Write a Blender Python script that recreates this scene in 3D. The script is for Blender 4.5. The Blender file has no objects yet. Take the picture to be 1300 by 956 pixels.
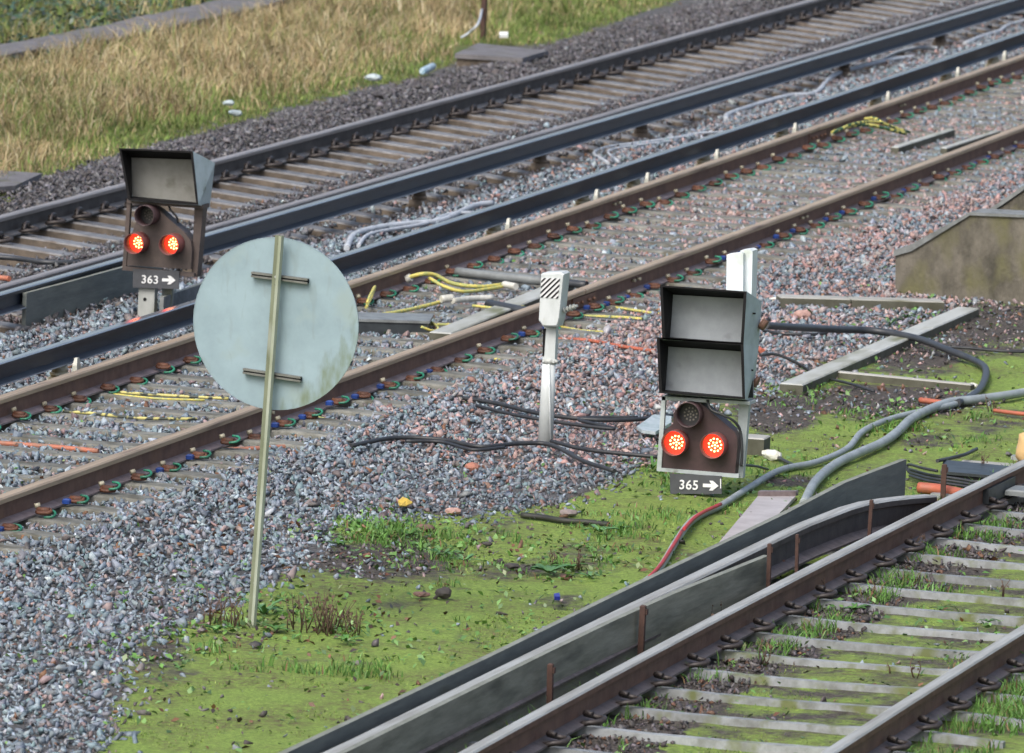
import bpy, bmesh, math, random
import numpy as np
from mathutils import Vector, Matrix
random.seed(7); rng = np.random.default_rng(11)
S = bpy.context.scene
COL = S.collection

# ------------------------------------------------------------ camera (solved from the rails: 300 mm lens on a bridge)
FPX, PIT, ROL, YAW, CH = 10900.0, 0.1106855, 0.0436299, 0.280664, 6.399
PX0, PY0 = 650.0, 433.0
_d = np.array([math.cos(YAW)*math.cos(PIT), math.sin(YAW)*math.cos(PIT), -math.sin(PIT)])
_R = np.cross(_d, [0, 0, 1.0]); _R /= np.linalg.norm(_R); _U = np.cross(_R, _d)
R2 = math.cos(ROL)*_R + math.sin(ROL)*_U
U2 = -math.sin(ROL)*_R + math.cos(ROL)*_U
CAMP = np.array([0, 0, CH])
def ray(px, py): return _d*FPX + R2*(px-PX0) + U2*(PY0-py)
def G(px, py, z=-0.2):                       # point of the photograph on the level z
    v = ray(px, py); return Vector(CAMP + v*((z-CH)/v[2]))
def F(px, py, X):                            # point of the photograph on the upright plane x = X
    v = ray(px, py); return Vector(CAMP + v*(X/v[0]))
def PJ(x, y, z):                             # arrays -> photograph coordinates
    vx, vy, vz = x, y, z-CH
    dep = vx*_d[0]+vy*_d[1]+vz*_d[2]
    return (PX0 + FPX*(vx*R2[0]+vy*R2[1]+vz*R2[2])/dep, PY0 - FPX*(vx*U2[0]+vy*U2[1]+vz*U2[2])/dep)

cam = bpy.data.cameras.new('camera'); co = bpy.data.objects.new('camera', cam); COL.objects.link(co)
m = Matrix.Identity(4)
for i in range(3):
    m[i][0] = R2[i]; m[i][1] = U2[i]; m[i][2] = -_d[i]; m[i][3] = CAMP[i]
co.matrix_world = m
cam.sensor_width = 36.0; cam.lens = FPX/1300*36; cam.shift_y = -45/1300.0
cam.clip_start = 1.0; cam.clip_end = 6000
cam.dof.use_dof = True; cam.dof.focus_distance = 50.0; cam.dof.aperture_fstop = 8.0
S.camera = co

# ------------------------------------------------------------ light
w = bpy.data.worlds.new('World'); S.world = w; w.use_nodes = True
nt = w.node_tree; bg = nt.nodes['Background']
sky = nt.nodes.new('ShaderNodeTexSky'); sky.sky_type = 'NISHITA'; sky.sun_disc = False
SUN_EL, SUN_AZ = math.radians(48), math.radians(168)
sky.sun_elevation = SUN_EL; sky.sun_rotation = math.radians(90)-SUN_AZ
sky.air_density = 1.0; sky.dust_density = 6.0; sky.ozone_density = 1.5
hs = nt.nodes.new('ShaderNodeHueSaturation'); hs.inputs['Saturation'].default_value = 1.0
nt.links.new(sky.outputs[0], hs.inputs['Color']); nt.links.new(hs.outputs[0], bg.inputs[0]); bg.inputs[1].default_value = 0.15
sun = bpy.data.lights.new('sun', 'SUN'); so = bpy.data.objects.new('sun', sun); COL.objects.link(so)
sun.energy = 0.9; sun.angle = math.radians(30); sun.color = (.86, .94, 1)
sd = Vector((math.cos(SUN_AZ)*math.cos(SUN_EL), math.sin(SUN_AZ)*math.cos(SUN_EL), math.sin(SUN_EL)))
so.rotation_euler = sd.to_track_quat('Z', 'Y').to_euler()
S.view_settings.view_transform = 'Standard'; S.view_settings.look = 'None'
S.view_settings.exposure = 0.6; S.view_settings.gamma = 1
S.view_settings.use_curve_mapping = False

# ------------------------------------------------------------ materials
def mat(name, c1, c2=None, scale=8, rough=.6, rough2=None, metal=0, bump=.3, c3=None, scale3=2.5, t3=.55, attr=None,
        stretch=(1, 1, 1), spec=.5, emis=None, es=0, vary=0, bscale=None, c2lo=.4, c2hi=.65, pos=False):
    M = bpy.data.materials.new(name); M.use_nodes = True; n = M.node_tree.nodes; L = M.node_tree.links
    b = n['Principled BSDF']
    tc = n.new('ShaderNodeTexCoord'); mp = n.new('ShaderNodeMapping'); mp.inputs['Scale'].default_value = stretch
    if pos: L.new(n.new('ShaderNodeNewGeometry').outputs['Position'], mp.inputs[0])
    else: L.new(tc.outputs['Object'], mp.inputs[0])
    nz = n.new('ShaderNodeTexNoise'); nz.inputs['Scale'].default_value = scale; nz.inputs['Detail'].default_value = 8
    nz.inputs['Roughness'].default_value = .65; L.new(mp.outputs[0], nz.inputs['Vector'])
    rp = n.new('ShaderNodeMapRange'); rp.inputs[1].default_value = c2lo; rp.inputs[2].default_value = c2hi; L.new(nz.outputs[0], rp.inputs[0])
    mx = n.new('ShaderNodeMix'); mx.data_type = 'RGBA'; L.new(rp.outputs[0], mx.inputs[0])
    c2 = c2 or tuple(v*.7 for v in c1)
    if attr:
        at = n.new('ShaderNodeAttribute'); at.attribute_name = attr
        mul = n.new('ShaderNodeMix'); mul.data_type = 'RGBA'; mul.blend_type = 'MULTIPLY'; mul.inputs[0].default_value = 1
        mx.inputs[6].default_value = (*c1, 1); mx.inputs[7].default_value = (*c2, 1)
        L.new(mx.outputs[2], mul.inputs[6]); L.new(at.outputs['Color'], mul.inputs[7]); out = mul.outputs[2]
    else:
        mx.inputs[6].default_value = (*c1, 1); mx.inputs[7].default_value = (*c2, 1); out = mx.outputs[2]
    if c3:
        n3 = n.new('ShaderNodeTexNoise'); n3.inputs['Scale'].default_value = scale3; n3.inputs['Detail'].default_value = 6
        L.new(mp.outputs[0], n3.inputs['Vector'])
        r3 = n.new('ShaderNodeMapRange'); r3.inputs[1].default_value = t3; r3.inputs[2].default_value = t3+.12; L.new(n3.outputs[0], r3.inputs[0])
        m3 = n.new('ShaderNodeMix'); m3.data_type = 'RGBA'; L.new(r3.outputs[0], m3.inputs[0]); L.new(out, m3.inputs[6]); m3.inputs[7].default_value = (*c3, 1)
        out = m3.outputs[2]
    if vary:
        oi = n.new('ShaderNodeObjectInfo'); mr = n.new('ShaderNodeMapRange'); mr.inputs[3].default_value = 1-vary; mr.inputs[4].default_value = 1+vary
        L.new(oi.outputs['Random'], mr.inputs[0]); h = n.new('ShaderNodeHueSaturation'); L.new(mr.outputs[0], h.inputs['Value']); L.new(out, h.inputs['Color']); out = h.outputs[0]
    L.new(out, b.inputs['Base Color'])
    rr = n.new('ShaderNodeMapRange'); rr.inputs[3].default_value = rough; rr.inputs[4].default_value = rough2 if rough2 is not None else min(1, rough+.2)
    L.new(nz.outputs[0], rr.inputs[0]); L.new(rr.outputs[0], b.inputs['Roughness'])
    b.inputs['Metallic'].default_value = metal; b.inputs['Specular IOR Level'].default_value = spec
    if bump:
        nb = n.new('ShaderNodeTexNoise'); nb.inputs['Scale'].default_value = bscale or scale*3; nb.inputs['Detail'].default_value = 6; L.new(mp.outputs[0], nb.inputs['Vector'])
        bp = n.new('ShaderNodeBump'); bp.inputs['Strength'].default_value = bump; bp.inputs['Distance'].default_value = .01
        L.new(nb.outputs[0], bp.inputs['Height']); L.new(bp.outputs[0], b.inputs['Normal'])
    if emis:
        b.inputs['Emission Color'].default_value = (*emis, 1); b.inputs['Emission Strength'].default_value = es
    return M

M = {}
M['stone'] = mat('ballast_rock', (1, 1, 1), (.68, .68, .68), 30, .5, .75, attr='Col', bump=.3, spec=.45)
M['blade'] = mat('grass_blade', (1, 1, 1), (.75, .75, .75), 6, .65, .8, attr='Col', bump=0, spec=.25)
M['rail_top'] = mat('worn_rail_head', (.42, .32, .21), (.28, .21, .14), 3, .34, .6, metal=.15, bump=.15, stretch=(.3, 6, 6), c3=(.13, .085, .06), scale3=3, t3=.62)
M['rail_top_grey'] = mat('dull_rail_head', (.30, .28, .27), (.19, .175, .165), 3, .35, .55, metal=.2, bump=.15, stretch=(.3, 6, 6))
M['rail_top_c'] = mat('grey_rail_head', (.38, .39, .37), (.24, .235, .21), 4, .4, .6, metal=.1, bump=.2, stretch=(.3, 6, 6), c3=(.2, .19, .08), scale3=2, t3=.66)
M['rust'] = mat('rusty_web', (.165, .088, .058), (.11, .058, .04), 7, .6, .8, bump=.3, c3=(.17, .09, .05), scale3=1.7, t3=.6)
M['rust_dark'] = mat('dark_web', (.075, .066, .062), (.045, .04, .038), 7, .5, .7, bump=.3)
M['foot'] = mat('rail_foot', (.22, .18, .185), (.13, .10, .095), 9, .35, .55, bump=.2)  # toned lighter so the highlight along the foot edges is in the colour
M['con_top'] = mat('conductor_head', (.24, .28, .31), (.15, .17, .195), 4, .09, .2, metal=.2, bump=0, stretch=(.3, 6, 6))
M['con_web'] = mat('conductor_web', (.018, .024, .036), (.04, .052, .07), 5, .35, .5, metal=.2, bump=.2, stretch=(.4, 3, 3))
M['moss_edge'] = mat('algae_skirt', (.07, .075, .03), (.045, .04, .025), 12, .8, bump=.3)
M['sleeper_a'] = mat('wet_concrete', (.20, .20, .20), (.12, .115, .11), 10, .32, .6, bump=.3, c3=(.085, .06, .04), scale3=4, t3=.56, vary=.15, pos=True)
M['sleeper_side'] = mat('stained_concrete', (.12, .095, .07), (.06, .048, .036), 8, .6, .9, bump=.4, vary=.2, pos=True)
M['sleeper_b'] = mat('damp_concrete', (.19, .19, .165), (.11, .11, .09), 10, .6, .9, bump=.5, vary=.2, pos=True, c3=(.09, .085, .06), scale3=6, t3=.52)
M['sleeper_c'] = mat('pale_sleeper', (.27, .29, .30), (.15, .16, .15), 9, .4, .7, bump=.3, c3=(.12, .14, .05), scale3=5, t3=.53, vary=.2, pos=True)
M['clip'] = mat('dark_clip', (.035, .03, .03), (.06, .05, .045), 30, .35, .6, metal=.3, bump=.2)
M['clip_rust'] = mat('rusty_clip', (.105, .04, .02), (.055, .024, .015), 40, .55, .8, bump=.2, vary=.35, pos=True)
M['green'] = mat('green_nylon', (.02, .19, .11), (.015, .08, .05), 30, .35, bump=0, vary=.25)
M['blue'] = mat('blue_nylon', (.01, .05, .25), (.01, .035, .15), 30, .35, bump=0, vary=.3)
M['cream'] = mat('cream_nylon', (.38, .36, .27), (.25, .22, .14), 30, .5, bump=0, vary=.25)
M['pot'] = mat('porcelain', (.45, .46, .40), (.30, .29, .2), 14, .3, .5, bump=.1, c3=(.2, .16, .08), scale3=8, t3=.58)
M['black'] = mat('black_paint', (.008, .008, .009), (.014, .014, .015), 10, .6, bump=.05, spec=.15)
M['hood'] = mat('grey_hood', (.38, .46, .48), (.30, .375, .38), 9, .45, .6, bump=.1, c3=(.13, .16, .13), scale3=9, t3=.63)
M['screen'] = mat('indicator_face', (.31, .345, .37), (.24, .27, .29), 5, .3, .45, bump=.03, c3=(.19, .21, .22), scale3=6, t3=.6)
M['screen_brown'] = mat('dusty_indicator_face', (.23, .235, .22), (.17, .17, .155), 5, .35, .5, bump=.03, c3=(.12, .12, .10), scale3=6, t3=.6)
M['maroon'] = mat('maroon_housing', (.055, .03, .033), (.035, .02, .022), 10, .4, .6, bump=.1)
M['brown_house'] = mat('brown_housing', (.085, .065, .058), (.055, .043, .04), 10, .45, .6, bump=.1)
M['tube'] = mat('lamp_tube_red_glow', (.16, .05, .045), (.11, .035, .03), 10, .4, bump=0)  # red tint paints the lamp glow onto the tube of lit lamps
M['led'] = mat('led_dots', (.9, .5, .2), None, 5, .4, bump=0, emis=(1, .50, .16), es=6.5)
M['lens_red'] = mat('lit_lens', (.5, .02, .01), None, 5, .3, bump=0, emis=(1, .02, .008), es=2.2)
M['lens_off'] = mat('unlit_lens', (.03, .03, .035), (.02, .02, .02), 40, .2, bump=.1)
M['dot_off'] = mat('unlit_dots', (.16, .15, .13), None, 5, .3, bump=0)
M['plate'] = mat('grey_plate', (.065, .07, .08), (.05, .054, .06), 10, .5, bump=.05)
M['white'] = mat('white_paint', (.75, .76, .76), (.62, .64, .64), 20, .5, bump=0)
M['white_post'] = mat('white_plastic', (.70, .76, .78), (.6, .66, .66), 5, .4, bump=.02, c3=(.45, .5, .42), scale3=4, t3=.65)
M['galv'] = mat('galvanised', (.40, .42, .40), (.28, .30, .28), 8, .45, .6, metal=.1, bump=.1, c3=(.2, .21, .12), scale3=5, t3=.56, stretch=(1, 1, .3))
M['galv_clean'] = mat('grey_channel', (.40, .45, .46), (.3, .34, .34), 8, .45, .6, bump=.1, c3=(.15, .15, .12), scale3=10, t3=.62)
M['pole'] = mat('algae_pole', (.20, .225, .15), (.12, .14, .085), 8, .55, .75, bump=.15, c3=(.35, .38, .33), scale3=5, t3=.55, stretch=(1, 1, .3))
M['pole_lit'] = mat('algae_pole_lit_face', (.36, .40, .33), (.24, .27, .18), 8, .55, .75, bump=.1, stretch=(1, 1, .3))  # paler copy of the pole colour, its lit half painted in
M['concrete'] = mat('weathered_concrete', (.165, .15, .12), (.06, .056, .042), 4.5, .8, .95, bump=1, c3=(.125, .12, .06), scale3=3.0, t3=.50, stretch=(1, 1, .6), bscale=40)
M['cap'] = mat('coping_concrete', (.20, .215, .215), (.12, .13, .125), 9, .6, .9, bump=.4)
M['path_c'] = mat('trough_lid', (.155, .15, .155), (.10, .096, .10), 7, .7, .9, bump=.4, c3=(.09, .09, .05), scale3=3, t3=.6)
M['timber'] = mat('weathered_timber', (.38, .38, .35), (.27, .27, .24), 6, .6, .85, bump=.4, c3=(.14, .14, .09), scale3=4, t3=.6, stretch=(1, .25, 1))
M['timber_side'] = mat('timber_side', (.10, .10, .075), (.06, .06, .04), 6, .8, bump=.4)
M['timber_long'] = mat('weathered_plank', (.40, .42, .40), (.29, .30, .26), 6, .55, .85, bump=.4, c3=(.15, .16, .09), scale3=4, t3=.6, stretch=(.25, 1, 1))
M['board'] = mat('guard_board', (.25, .255, .20), (.155, .16, .12), 5, .65, .85, bump=.3, c3=(.10, .105, .08), scale3=3, t3=.55, stretch=(.35, 1, 2.4))
M['board_dark'] = mat('guard_board_far', (.15, .17, .155), (.10, .115, .11), 5, .55, .8, bump=.3, c3=(.11, .12, .09), scale3=3, t3=.6, stretch=(.35, 1, 2.4))
M['board_edge'] = mat('board_edge', (.22, .235, .2), (.15, .16, .13), 12, .6, .85, bump=.2, stretch=(.4, 1, 1))
M['stake'] = mat('rusty_stake', (.07, .035, .025), (.045, .025, .02), 12, .7, bump=.3)
M['grey_pipe'] = mat('grey_conduit', (.30, .34, .35), (.22, .25, .255), 7, .4, .6, bump=.15, c3=(.12, .13, .09), scale3=6, t3=.62)
M['dark_pipe'] = mat('black_conduit', (.03, .034, .04), (.05, .055, .06), 9, .35, .5, bump=.1)
M['black_cable'] = mat('black_cable', (.02, .022, .026), (.035, .038, .04), 12, .4, bump=.05)
M['white_cable'] = mat('pale_grey_cable', (.46, .50, .54), (.34, .37, .4), 8, .4, bump=.1)
M['red_tape'] = mat('red_cable', (.45, .03, .035), (.33, .04, .04), 12, .4, bump=.05)
M['orange'] = mat('orange_pipe', (.42, .11, .06), (.28, .10, .06), 9, .45, bump=.1)
M['orange_dirty'] = mat('dirty_orange_pipe', (.42, .14, .08), (.22, .15, .11), 12, .55, bump=.1)
def banded(name, a, b, sc):
    m_ = mat(name, a, b, 5, .5, bump=0); n = m_.node_tree.nodes; L = m_.node_tree.links
    wv = n.new('ShaderNodeTexNoise'); wv.inputs['Scale'].default_value = sc; wv.inputs['Detail'].default_value = 2
    tc = n.new('ShaderNodeTexCoord'); L.new(tc.outputs['Object'], wv.inputs['Vector'])
    r = n.new('ShaderNodeMapRange'); r.inputs[1].default_value = .47; r.inputs[2].default_value = .53; L.new(wv.outputs[0], r.inputs[0])
    mx = n.new('ShaderNodeMix'); mx.data_type = 'RGBA'; mx.inputs[6].default_value = (*a, 1); mx.inputs[7].default_value = (*b, 1)
    L.new(r.outputs[0], mx.inputs[0]); L.new(mx.outputs[2], n['Principled BSDF'].inputs['Base Color']); return m_
M['yellow'] = banded('yellow_cable', (.58, .50, .12), (.40, .42, .14), 30)
M['yg'] = banded('yellow_green_cable', (.62, .56, .14), (.03, .09, .04), 16)
M['yb'] = banded('yellow_black_cable', (.50, .46, .16), (.05, .06, .05), 14)
M['ferrule'] = mat('white_ferrule', (.6, .6, .55), (.4, .4, .34), 20, .4, bump=.1)
M['leaf_g'] = mat('leaf_green', (.075, .19, .035), (.05, .13, .03), 15, .5, bump=.1, vary=.25)
M['leaf_pale'] = mat('leaf_pale', (.11, .23, .08), (.06, .16, .06), 15, .45, bump=.1, vary=.2)
M['leaf_b'] = mat('dead_leaf', (.16, .07, .03), (.09, .045, .025), 20, .6, bump=.1, vary=.3)
M['stalk'] = mat('dry_stalk', (.12, .075, .05), (.08, .05, .035), 20, .7, bump=.1)
M['sack'] = mat('tan_sack', (.62, .42, .19), (.5, .33, .15), 8, .7, bump=.4)
M['litter'] = mat('white_litter', (.42, .48, .5), (.28, .36, .36), 20, .4, bump=.2)
M['can'] = mat('blue_white_can', (.55, .65, .7), (.1, .25, .35), 25, .3, bump=.1)
M['yellow_leaf'] = mat('yellow_leaf', (.65, .45, .05), (.5, .33, .04), 20, .5, bump=.1)
M['blue_cap'] = mat('blue_cap', (.02, .03, .3), None, 20, .4, bump=0)
M['steel'] = mat('dark_steel', (.05, .06, .065), (.03, .035, .04), 9, .35, .5, metal=.3, bump=.1)
M['steel_edge'] = mat('grey_steel', (.20, .22, .22), (.13, .14, .14), 9, .4, .6, bump=.1)
M['stake_grey'] = mat('dull_bracket', (.16, .165, .15), (.1, .105, .09), 12, .5, bump=.1)
M['foot_c'] = mat('dirty_foot', (.12, .10, .10), (.07, .06, .055), 9, .45, .7, bump=.3)
M['con_foot'] = mat('conductor_foot_highlight', (.34, .39, .44), (.22, .26, .30), 6, .3, .5, bump=.1, stretch=(.3, 4, 4))  # pale tone paints thin highlight lines along the foot
M['pale_galv'] = mat('pale_galvanised', (.58, .62, .62), (.44, .48, .47), 8, .45, .6, bump=.1, c3=(.34, .33, .2), scale3=7, t3=.6, stretch=(1, 1, .4))
M['rubber'] = mat('wet_rubber', (.02, .02, .018), (.03, .035, .02), 14, .5, bump=.3)

# ------------------------------------------------------------ helpers
def tag(o, label=None, cat=None, group=None, kind=None):
    if label: o['label'] = label
    if cat: o['category'] = cat
    if group: o['group'] = group
    if kind: o['kind'] = kind
    elif label: o['kind'] = 'thing'
    return o
def empty(name, loc, label=None, cat=None, group=None, rz=0):
    o = bpy.data.objects.new(name, None); COL.objects.link(o); o.location = loc; o.rotation_euler = (0, 0, rz)
    o.empty_display_size = .1
    return tag(o, label, cat, group)
def copy_tree(o, parent=None):
    c = o.copy(); COL.objects.link(c); c.parent = parent
    for ch in list(o.children): copy_tree(ch, c)
    return c
class MB:
    def __init__(s): s.v = []; s.f = []; s.m = []; s.sm = []
    def add(s, vs, fs, mi=0, smooth=False):
        b = len(s.v); s.v += [tuple(v) for v in vs]
        for f in fs: s.f.append(tuple(i+b for i in f)); s.m.append(mi); s.sm.append(smooth)
    def hexa(s, c, mi=0, mt=None):           # 8 corners: bottom loop 0-3, top loop 4-7
        s.add(c, [(3, 2, 1, 0)], mi); s.add(c, [(4, 5, 6, 7)], mi if mt is None else mt)
        s.add(c, [(0, 1, 5, 4), (1, 2, 6, 5), (2, 3, 7, 6), (3, 0, 4, 7)], mi)
    def box(s, x0, x1, y0, y1, z0, z1, mi=0, mt=None, bev=0):
        if bev:
            b = bev
            l0 = [(x0, y0, z0), (x1, y0, z0), (x1, y1, z0), (x0, y1, z0)]; l1 = [(x, y, z1-b) for x, y, z in l0]
            l2 = [(x0+b, y0+b, z1), (x1-b, y0+b, z1), (x1-b, y1-b, z1), (x0+b, y1-b, z1)]
            vs = l0+l1+l2; s.add(vs, [(3, 2, 1, 0)]+[(i, (i+1) % 4, 4+(i+1) % 4, 4+i) for i in range(4)], mi)
            s.add(vs, [(4+i, 4+(i+1) % 4, 8+(i+1) % 4, 8+i) for i in range(4)]+[(8, 9, 10, 11)], mi if mt is None else mt)
        else:
            s.hexa([(x0, y0, z0), (x1, y0, z0), (x1, y1, z0), (x0, y1, z0), (x0, y0, z1), (x1, y0, z1), (x1, y1, z1), (x0, y1, z1)], mi, mt)
    def loft(s, loops, mi=0, caps=True, smooth=False, mats=None):
        n = len(loops[0]); b = len(s.v)
        for l in loops: s.v += [tuple(v) for v in l]
        for k in range(len(loops)-1):
            for i in range(n):
                j = (i+1) % n
                s.f.append((b+k*n+i, b+k*n+j, b+(k+1)*n+j, b+(k+1)*n+i)); s.m.append(mats[i] if mats else mi); s.sm.append(smooth)
        if caps:
            s.f.append(tuple(b+i for i in range(n))[::-1]); s.m.append(mi); s.sm.append(False)
            e = b+(len(loops)-1)*n; s.f.append(tuple(e+i for i in range(n))); s.m.append(mi); s.sm.append(False)
    def tube(s, pts, r, n=8, mi=0, closed=False, caps=True):
        pts = [Vector(p) for p in pts]; loops = []; N = len(pts); up = Vector((0, 0, 1))
        for i, p in enumerate(pts):
            a = pts[(i-1) % N] if (closed or i > 0) else p; c = pts[(i+1) % N] if (closed or i < N-1) else p
            t = (c-a).normalized(); u = up if abs(t.z) < .95 else Vector((1, 0, 0))
            sx = t.cross(u).normalized(); sy = sx.cross(t)
            rr = r[i] if isinstance(r, (list, tuple)) else r
            loops.append([p+sx*math.cos(2*math.pi*k/n)*rr+sy*math.sin(2*math.pi*k/n)*rr for k in range(n)])
        if closed: loops.append(loops[0])
        s.loft(loops, mi, caps and not closed, True)
    def prism(s, outline, off, mi=0, mside=None):  # outline loop of 3D points pushed by vector off
        o = Vector(off); a = [Vector(p) for p in outline]; b_ = [p+o for p in a]; n = len(a)
        s.add(a+b_, [tuple(range(n))], mi); s.add(a+b_, [tuple(range(2*n-1, n-1, -1))], mi)
        s.add(a+b_, [(i, i+n, (i+1) % n+n, (i+1) % n) for i in range(n)], mi if mside is None else mside)
    def build(s, name, mats, parent=None, origin=None):
        o_ = Vector(origin) if origin is not None else Vector((0, 0, 0))
        me = bpy.data.meshes.new(name); me.from_pydata([tuple(Vector(v)-o_) for v in s.v], [], s.f)
        for q in (mats if isinstance(mats, (list, tuple)) else [mats]): me.materials.append(q)
        me.polygons.foreach_set('material_index', s.m); me.polygons.foreach_set('use_smooth', s.sm)
        bm = bmesh.new(); bm.from_mesh(me); bmesh.ops.recalc_face_normals(bm, faces=bm.faces); bm.to_mesh(me); bm.free()
        o = bpy.data.objects.new(name, me); COL.objects.link(o)
        if origin is not None: o.location = o_
        if parent: o.parent = parent; 
        return o
def smooth_path(pts, k=6):
    P = [Vector(p) for p in pts]; P = [P[0]*2-P[1]]+P+[P[-1]*2-P[-2]]; out = []
    for i in range(1, len(P)-2):
        for j in range(k):
            t = j/k; a, b, c, d = P[i-1:i+3]
            out.append(.5*((2*b)+(c-a)*t+(2*a-5*b+4*c-d)*t*t+(3*b-a-3*c+d)*t**3))
    out.append(P[-2]); return out

# value noise for masks and ground
_tab = rng.random((256, 256))
def vn(x, y, sc, seed=0):
    x = np.asarray(x, float)/sc+seed*17.31; y = np.asarray(y, float)/sc+seed*9.77
    xi = np.floor(x).astype(int); yi = np.floor(y).astype(int); fx = x-xi; fy = y-yi
    fx = fx*fx*(3-2*fx); fy = fy*fy*(3-2*fy)
    g = lambda a, b: _tab[a & 255, b & 255]
    return (g(xi, yi)*(1-fx)+g(xi+1, yi)*fx)*(1-fy)+(g(xi, yi+1)*(1-fx)+g(xi+1, yi+1)*fx)*fy
def fbm(x, y, sc, seed=0, o=4):
    t = 0; a = 1; n = 0
    for k in range(o): t = t+a*vn(x, y, sc/2**k, seed+k); n += a; a *= .55
    return t/n
def inpoly(px, py, poly):
    r = np.zeros(px.shape, bool); n = len(poly); j = n-1
    for i in range(n):
        xi, yi = poly[i]; xj, yj = poly[j]
        c = ((yi > py) != (yj > py)) & (px < (xj-xi)*(py-yi)/((yj-yi) or 1e-9)+xi); r ^= c; j = i
    return r

# ------------------------------------------------------------ track lines  y = a u^2 + b u + c, u = x-60 (far edge of each rail head)
KQ = {'Bf': (2.2e-4, .03018, 18.0879), 'Bn': (2.5e-4, .02696, 16.544), 'Cf': (-1.21e-3, -.02085, 11.3518),
      'Af': (2.1e-4, .02554, 21.6547), 'An': (1.8e-4, .0236, 20.0951), 'kA': (1.1e-4, .02501, 19.7285), 'kB': (3.1e-4, .02905, 18.4622)}
def ry(k, x):
    u = np.asarray(x, float)-60
    if k == 'Cn': return ry('Cf', x)-1.55
    if k == 'Cf': u = np.minimum(u, -6); a, b, c = KQ[k]; y = a*u*u+b*u+c; return y+(np.asarray(x, float)-60-u)*(-.0063)
    a, b, c = KQ[k]; return a*u*u+b*u+c

# zones drawn on the photograph, read back on the ground
VERGE = [(-500, 400), (0, 264), (60, 228), (150, 197), (260, 169), (350, 143), (435, 121), (540, 95), (575, 82), (690, 60), (755, 38), (860, 2), (1000, -60), (1900, -400)]
LOWER = [(60, 1300), (120, 1000), (140, 867), (185, 805), (285, 768), (400, 705), (425, 660), (520, 652), (620, 655), (740, 625), (810, 590), (840, 540), (920, 500), (965, 495), (1185, 396), (1230, 380), (1900, 330)]
P_BAL = VERGE+[(2300, -400), (2300, 330)]+LOWER[::-1]+[(-500, 1300)]
P_GRASS = VERGE+[(1900, -900), (-900, -900), (-900, 400)]
C_DEB = [(700, 1000), (760, 890), (900, 825), (1050, 755), (1180, 685), (1290, 635), (1300, 700), (1200, 745), (1110, 795), (1000, 845), (900, 905), (830, 960), (760, 1020)]
def soilness(px, py):
    t = np.zeros(px.shape)
    for cx, cy, a, b, k in [(1120, 508, 125, 20, 1), (1240, 415, 110, 38, .75), (985, 525, 55, 24, .8), (760, 552, 90, 24, .6), (650, 722, 130, 14, .3), (480, 710, 110, 30, .5),
                            (1280, 530, 60, 16, .3), (820, 540, 40, 30, .5), (700, 762, 90, 16, .25), (500, 770, 60, 14, .2), (600, 800, 70, 10, .2), (420, 840, 90, 12, .2), (200, 840, 60, 30, .5), (870, 700, 40, 14, .35), (640, 668, 30, 8, .3), (740, 700, 60, 10, .3), (1000, 610, 50, 10, .4), (1180, 560, 60, 10, .35), (1050, 440, 60, 22, .7), (1160, 450, 70, 25, .6), (330, 800, 90, 20, .3)]:
        t = np.maximum(t, k*np.exp(-(((px-cx)/a)**2+((py-cy)/b)**2)**1.5))
    return t

def zground(x, y):
    z = -.215+.03*(fbm(x, y, 1.3, 3)-.5)
    u = y-ry('Af', np.clip(x, 30, 130))
    # shoulder ditch and bank on the far side
    z = z-.05*np.clip((u-1.2)/1.5, 0, 1)
    v_ = y-ry('An', np.clip(x, 30, 130)); z = z-.075*np.clip((v_-.6)/.5, 0, 1)*np.clip((-u-.02)/.1, 0, 1)
    z = z+np.clip(y-29.3, 0, 8)*.22*np.clip((130-x)/20, 0, 1)
    return z

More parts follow.
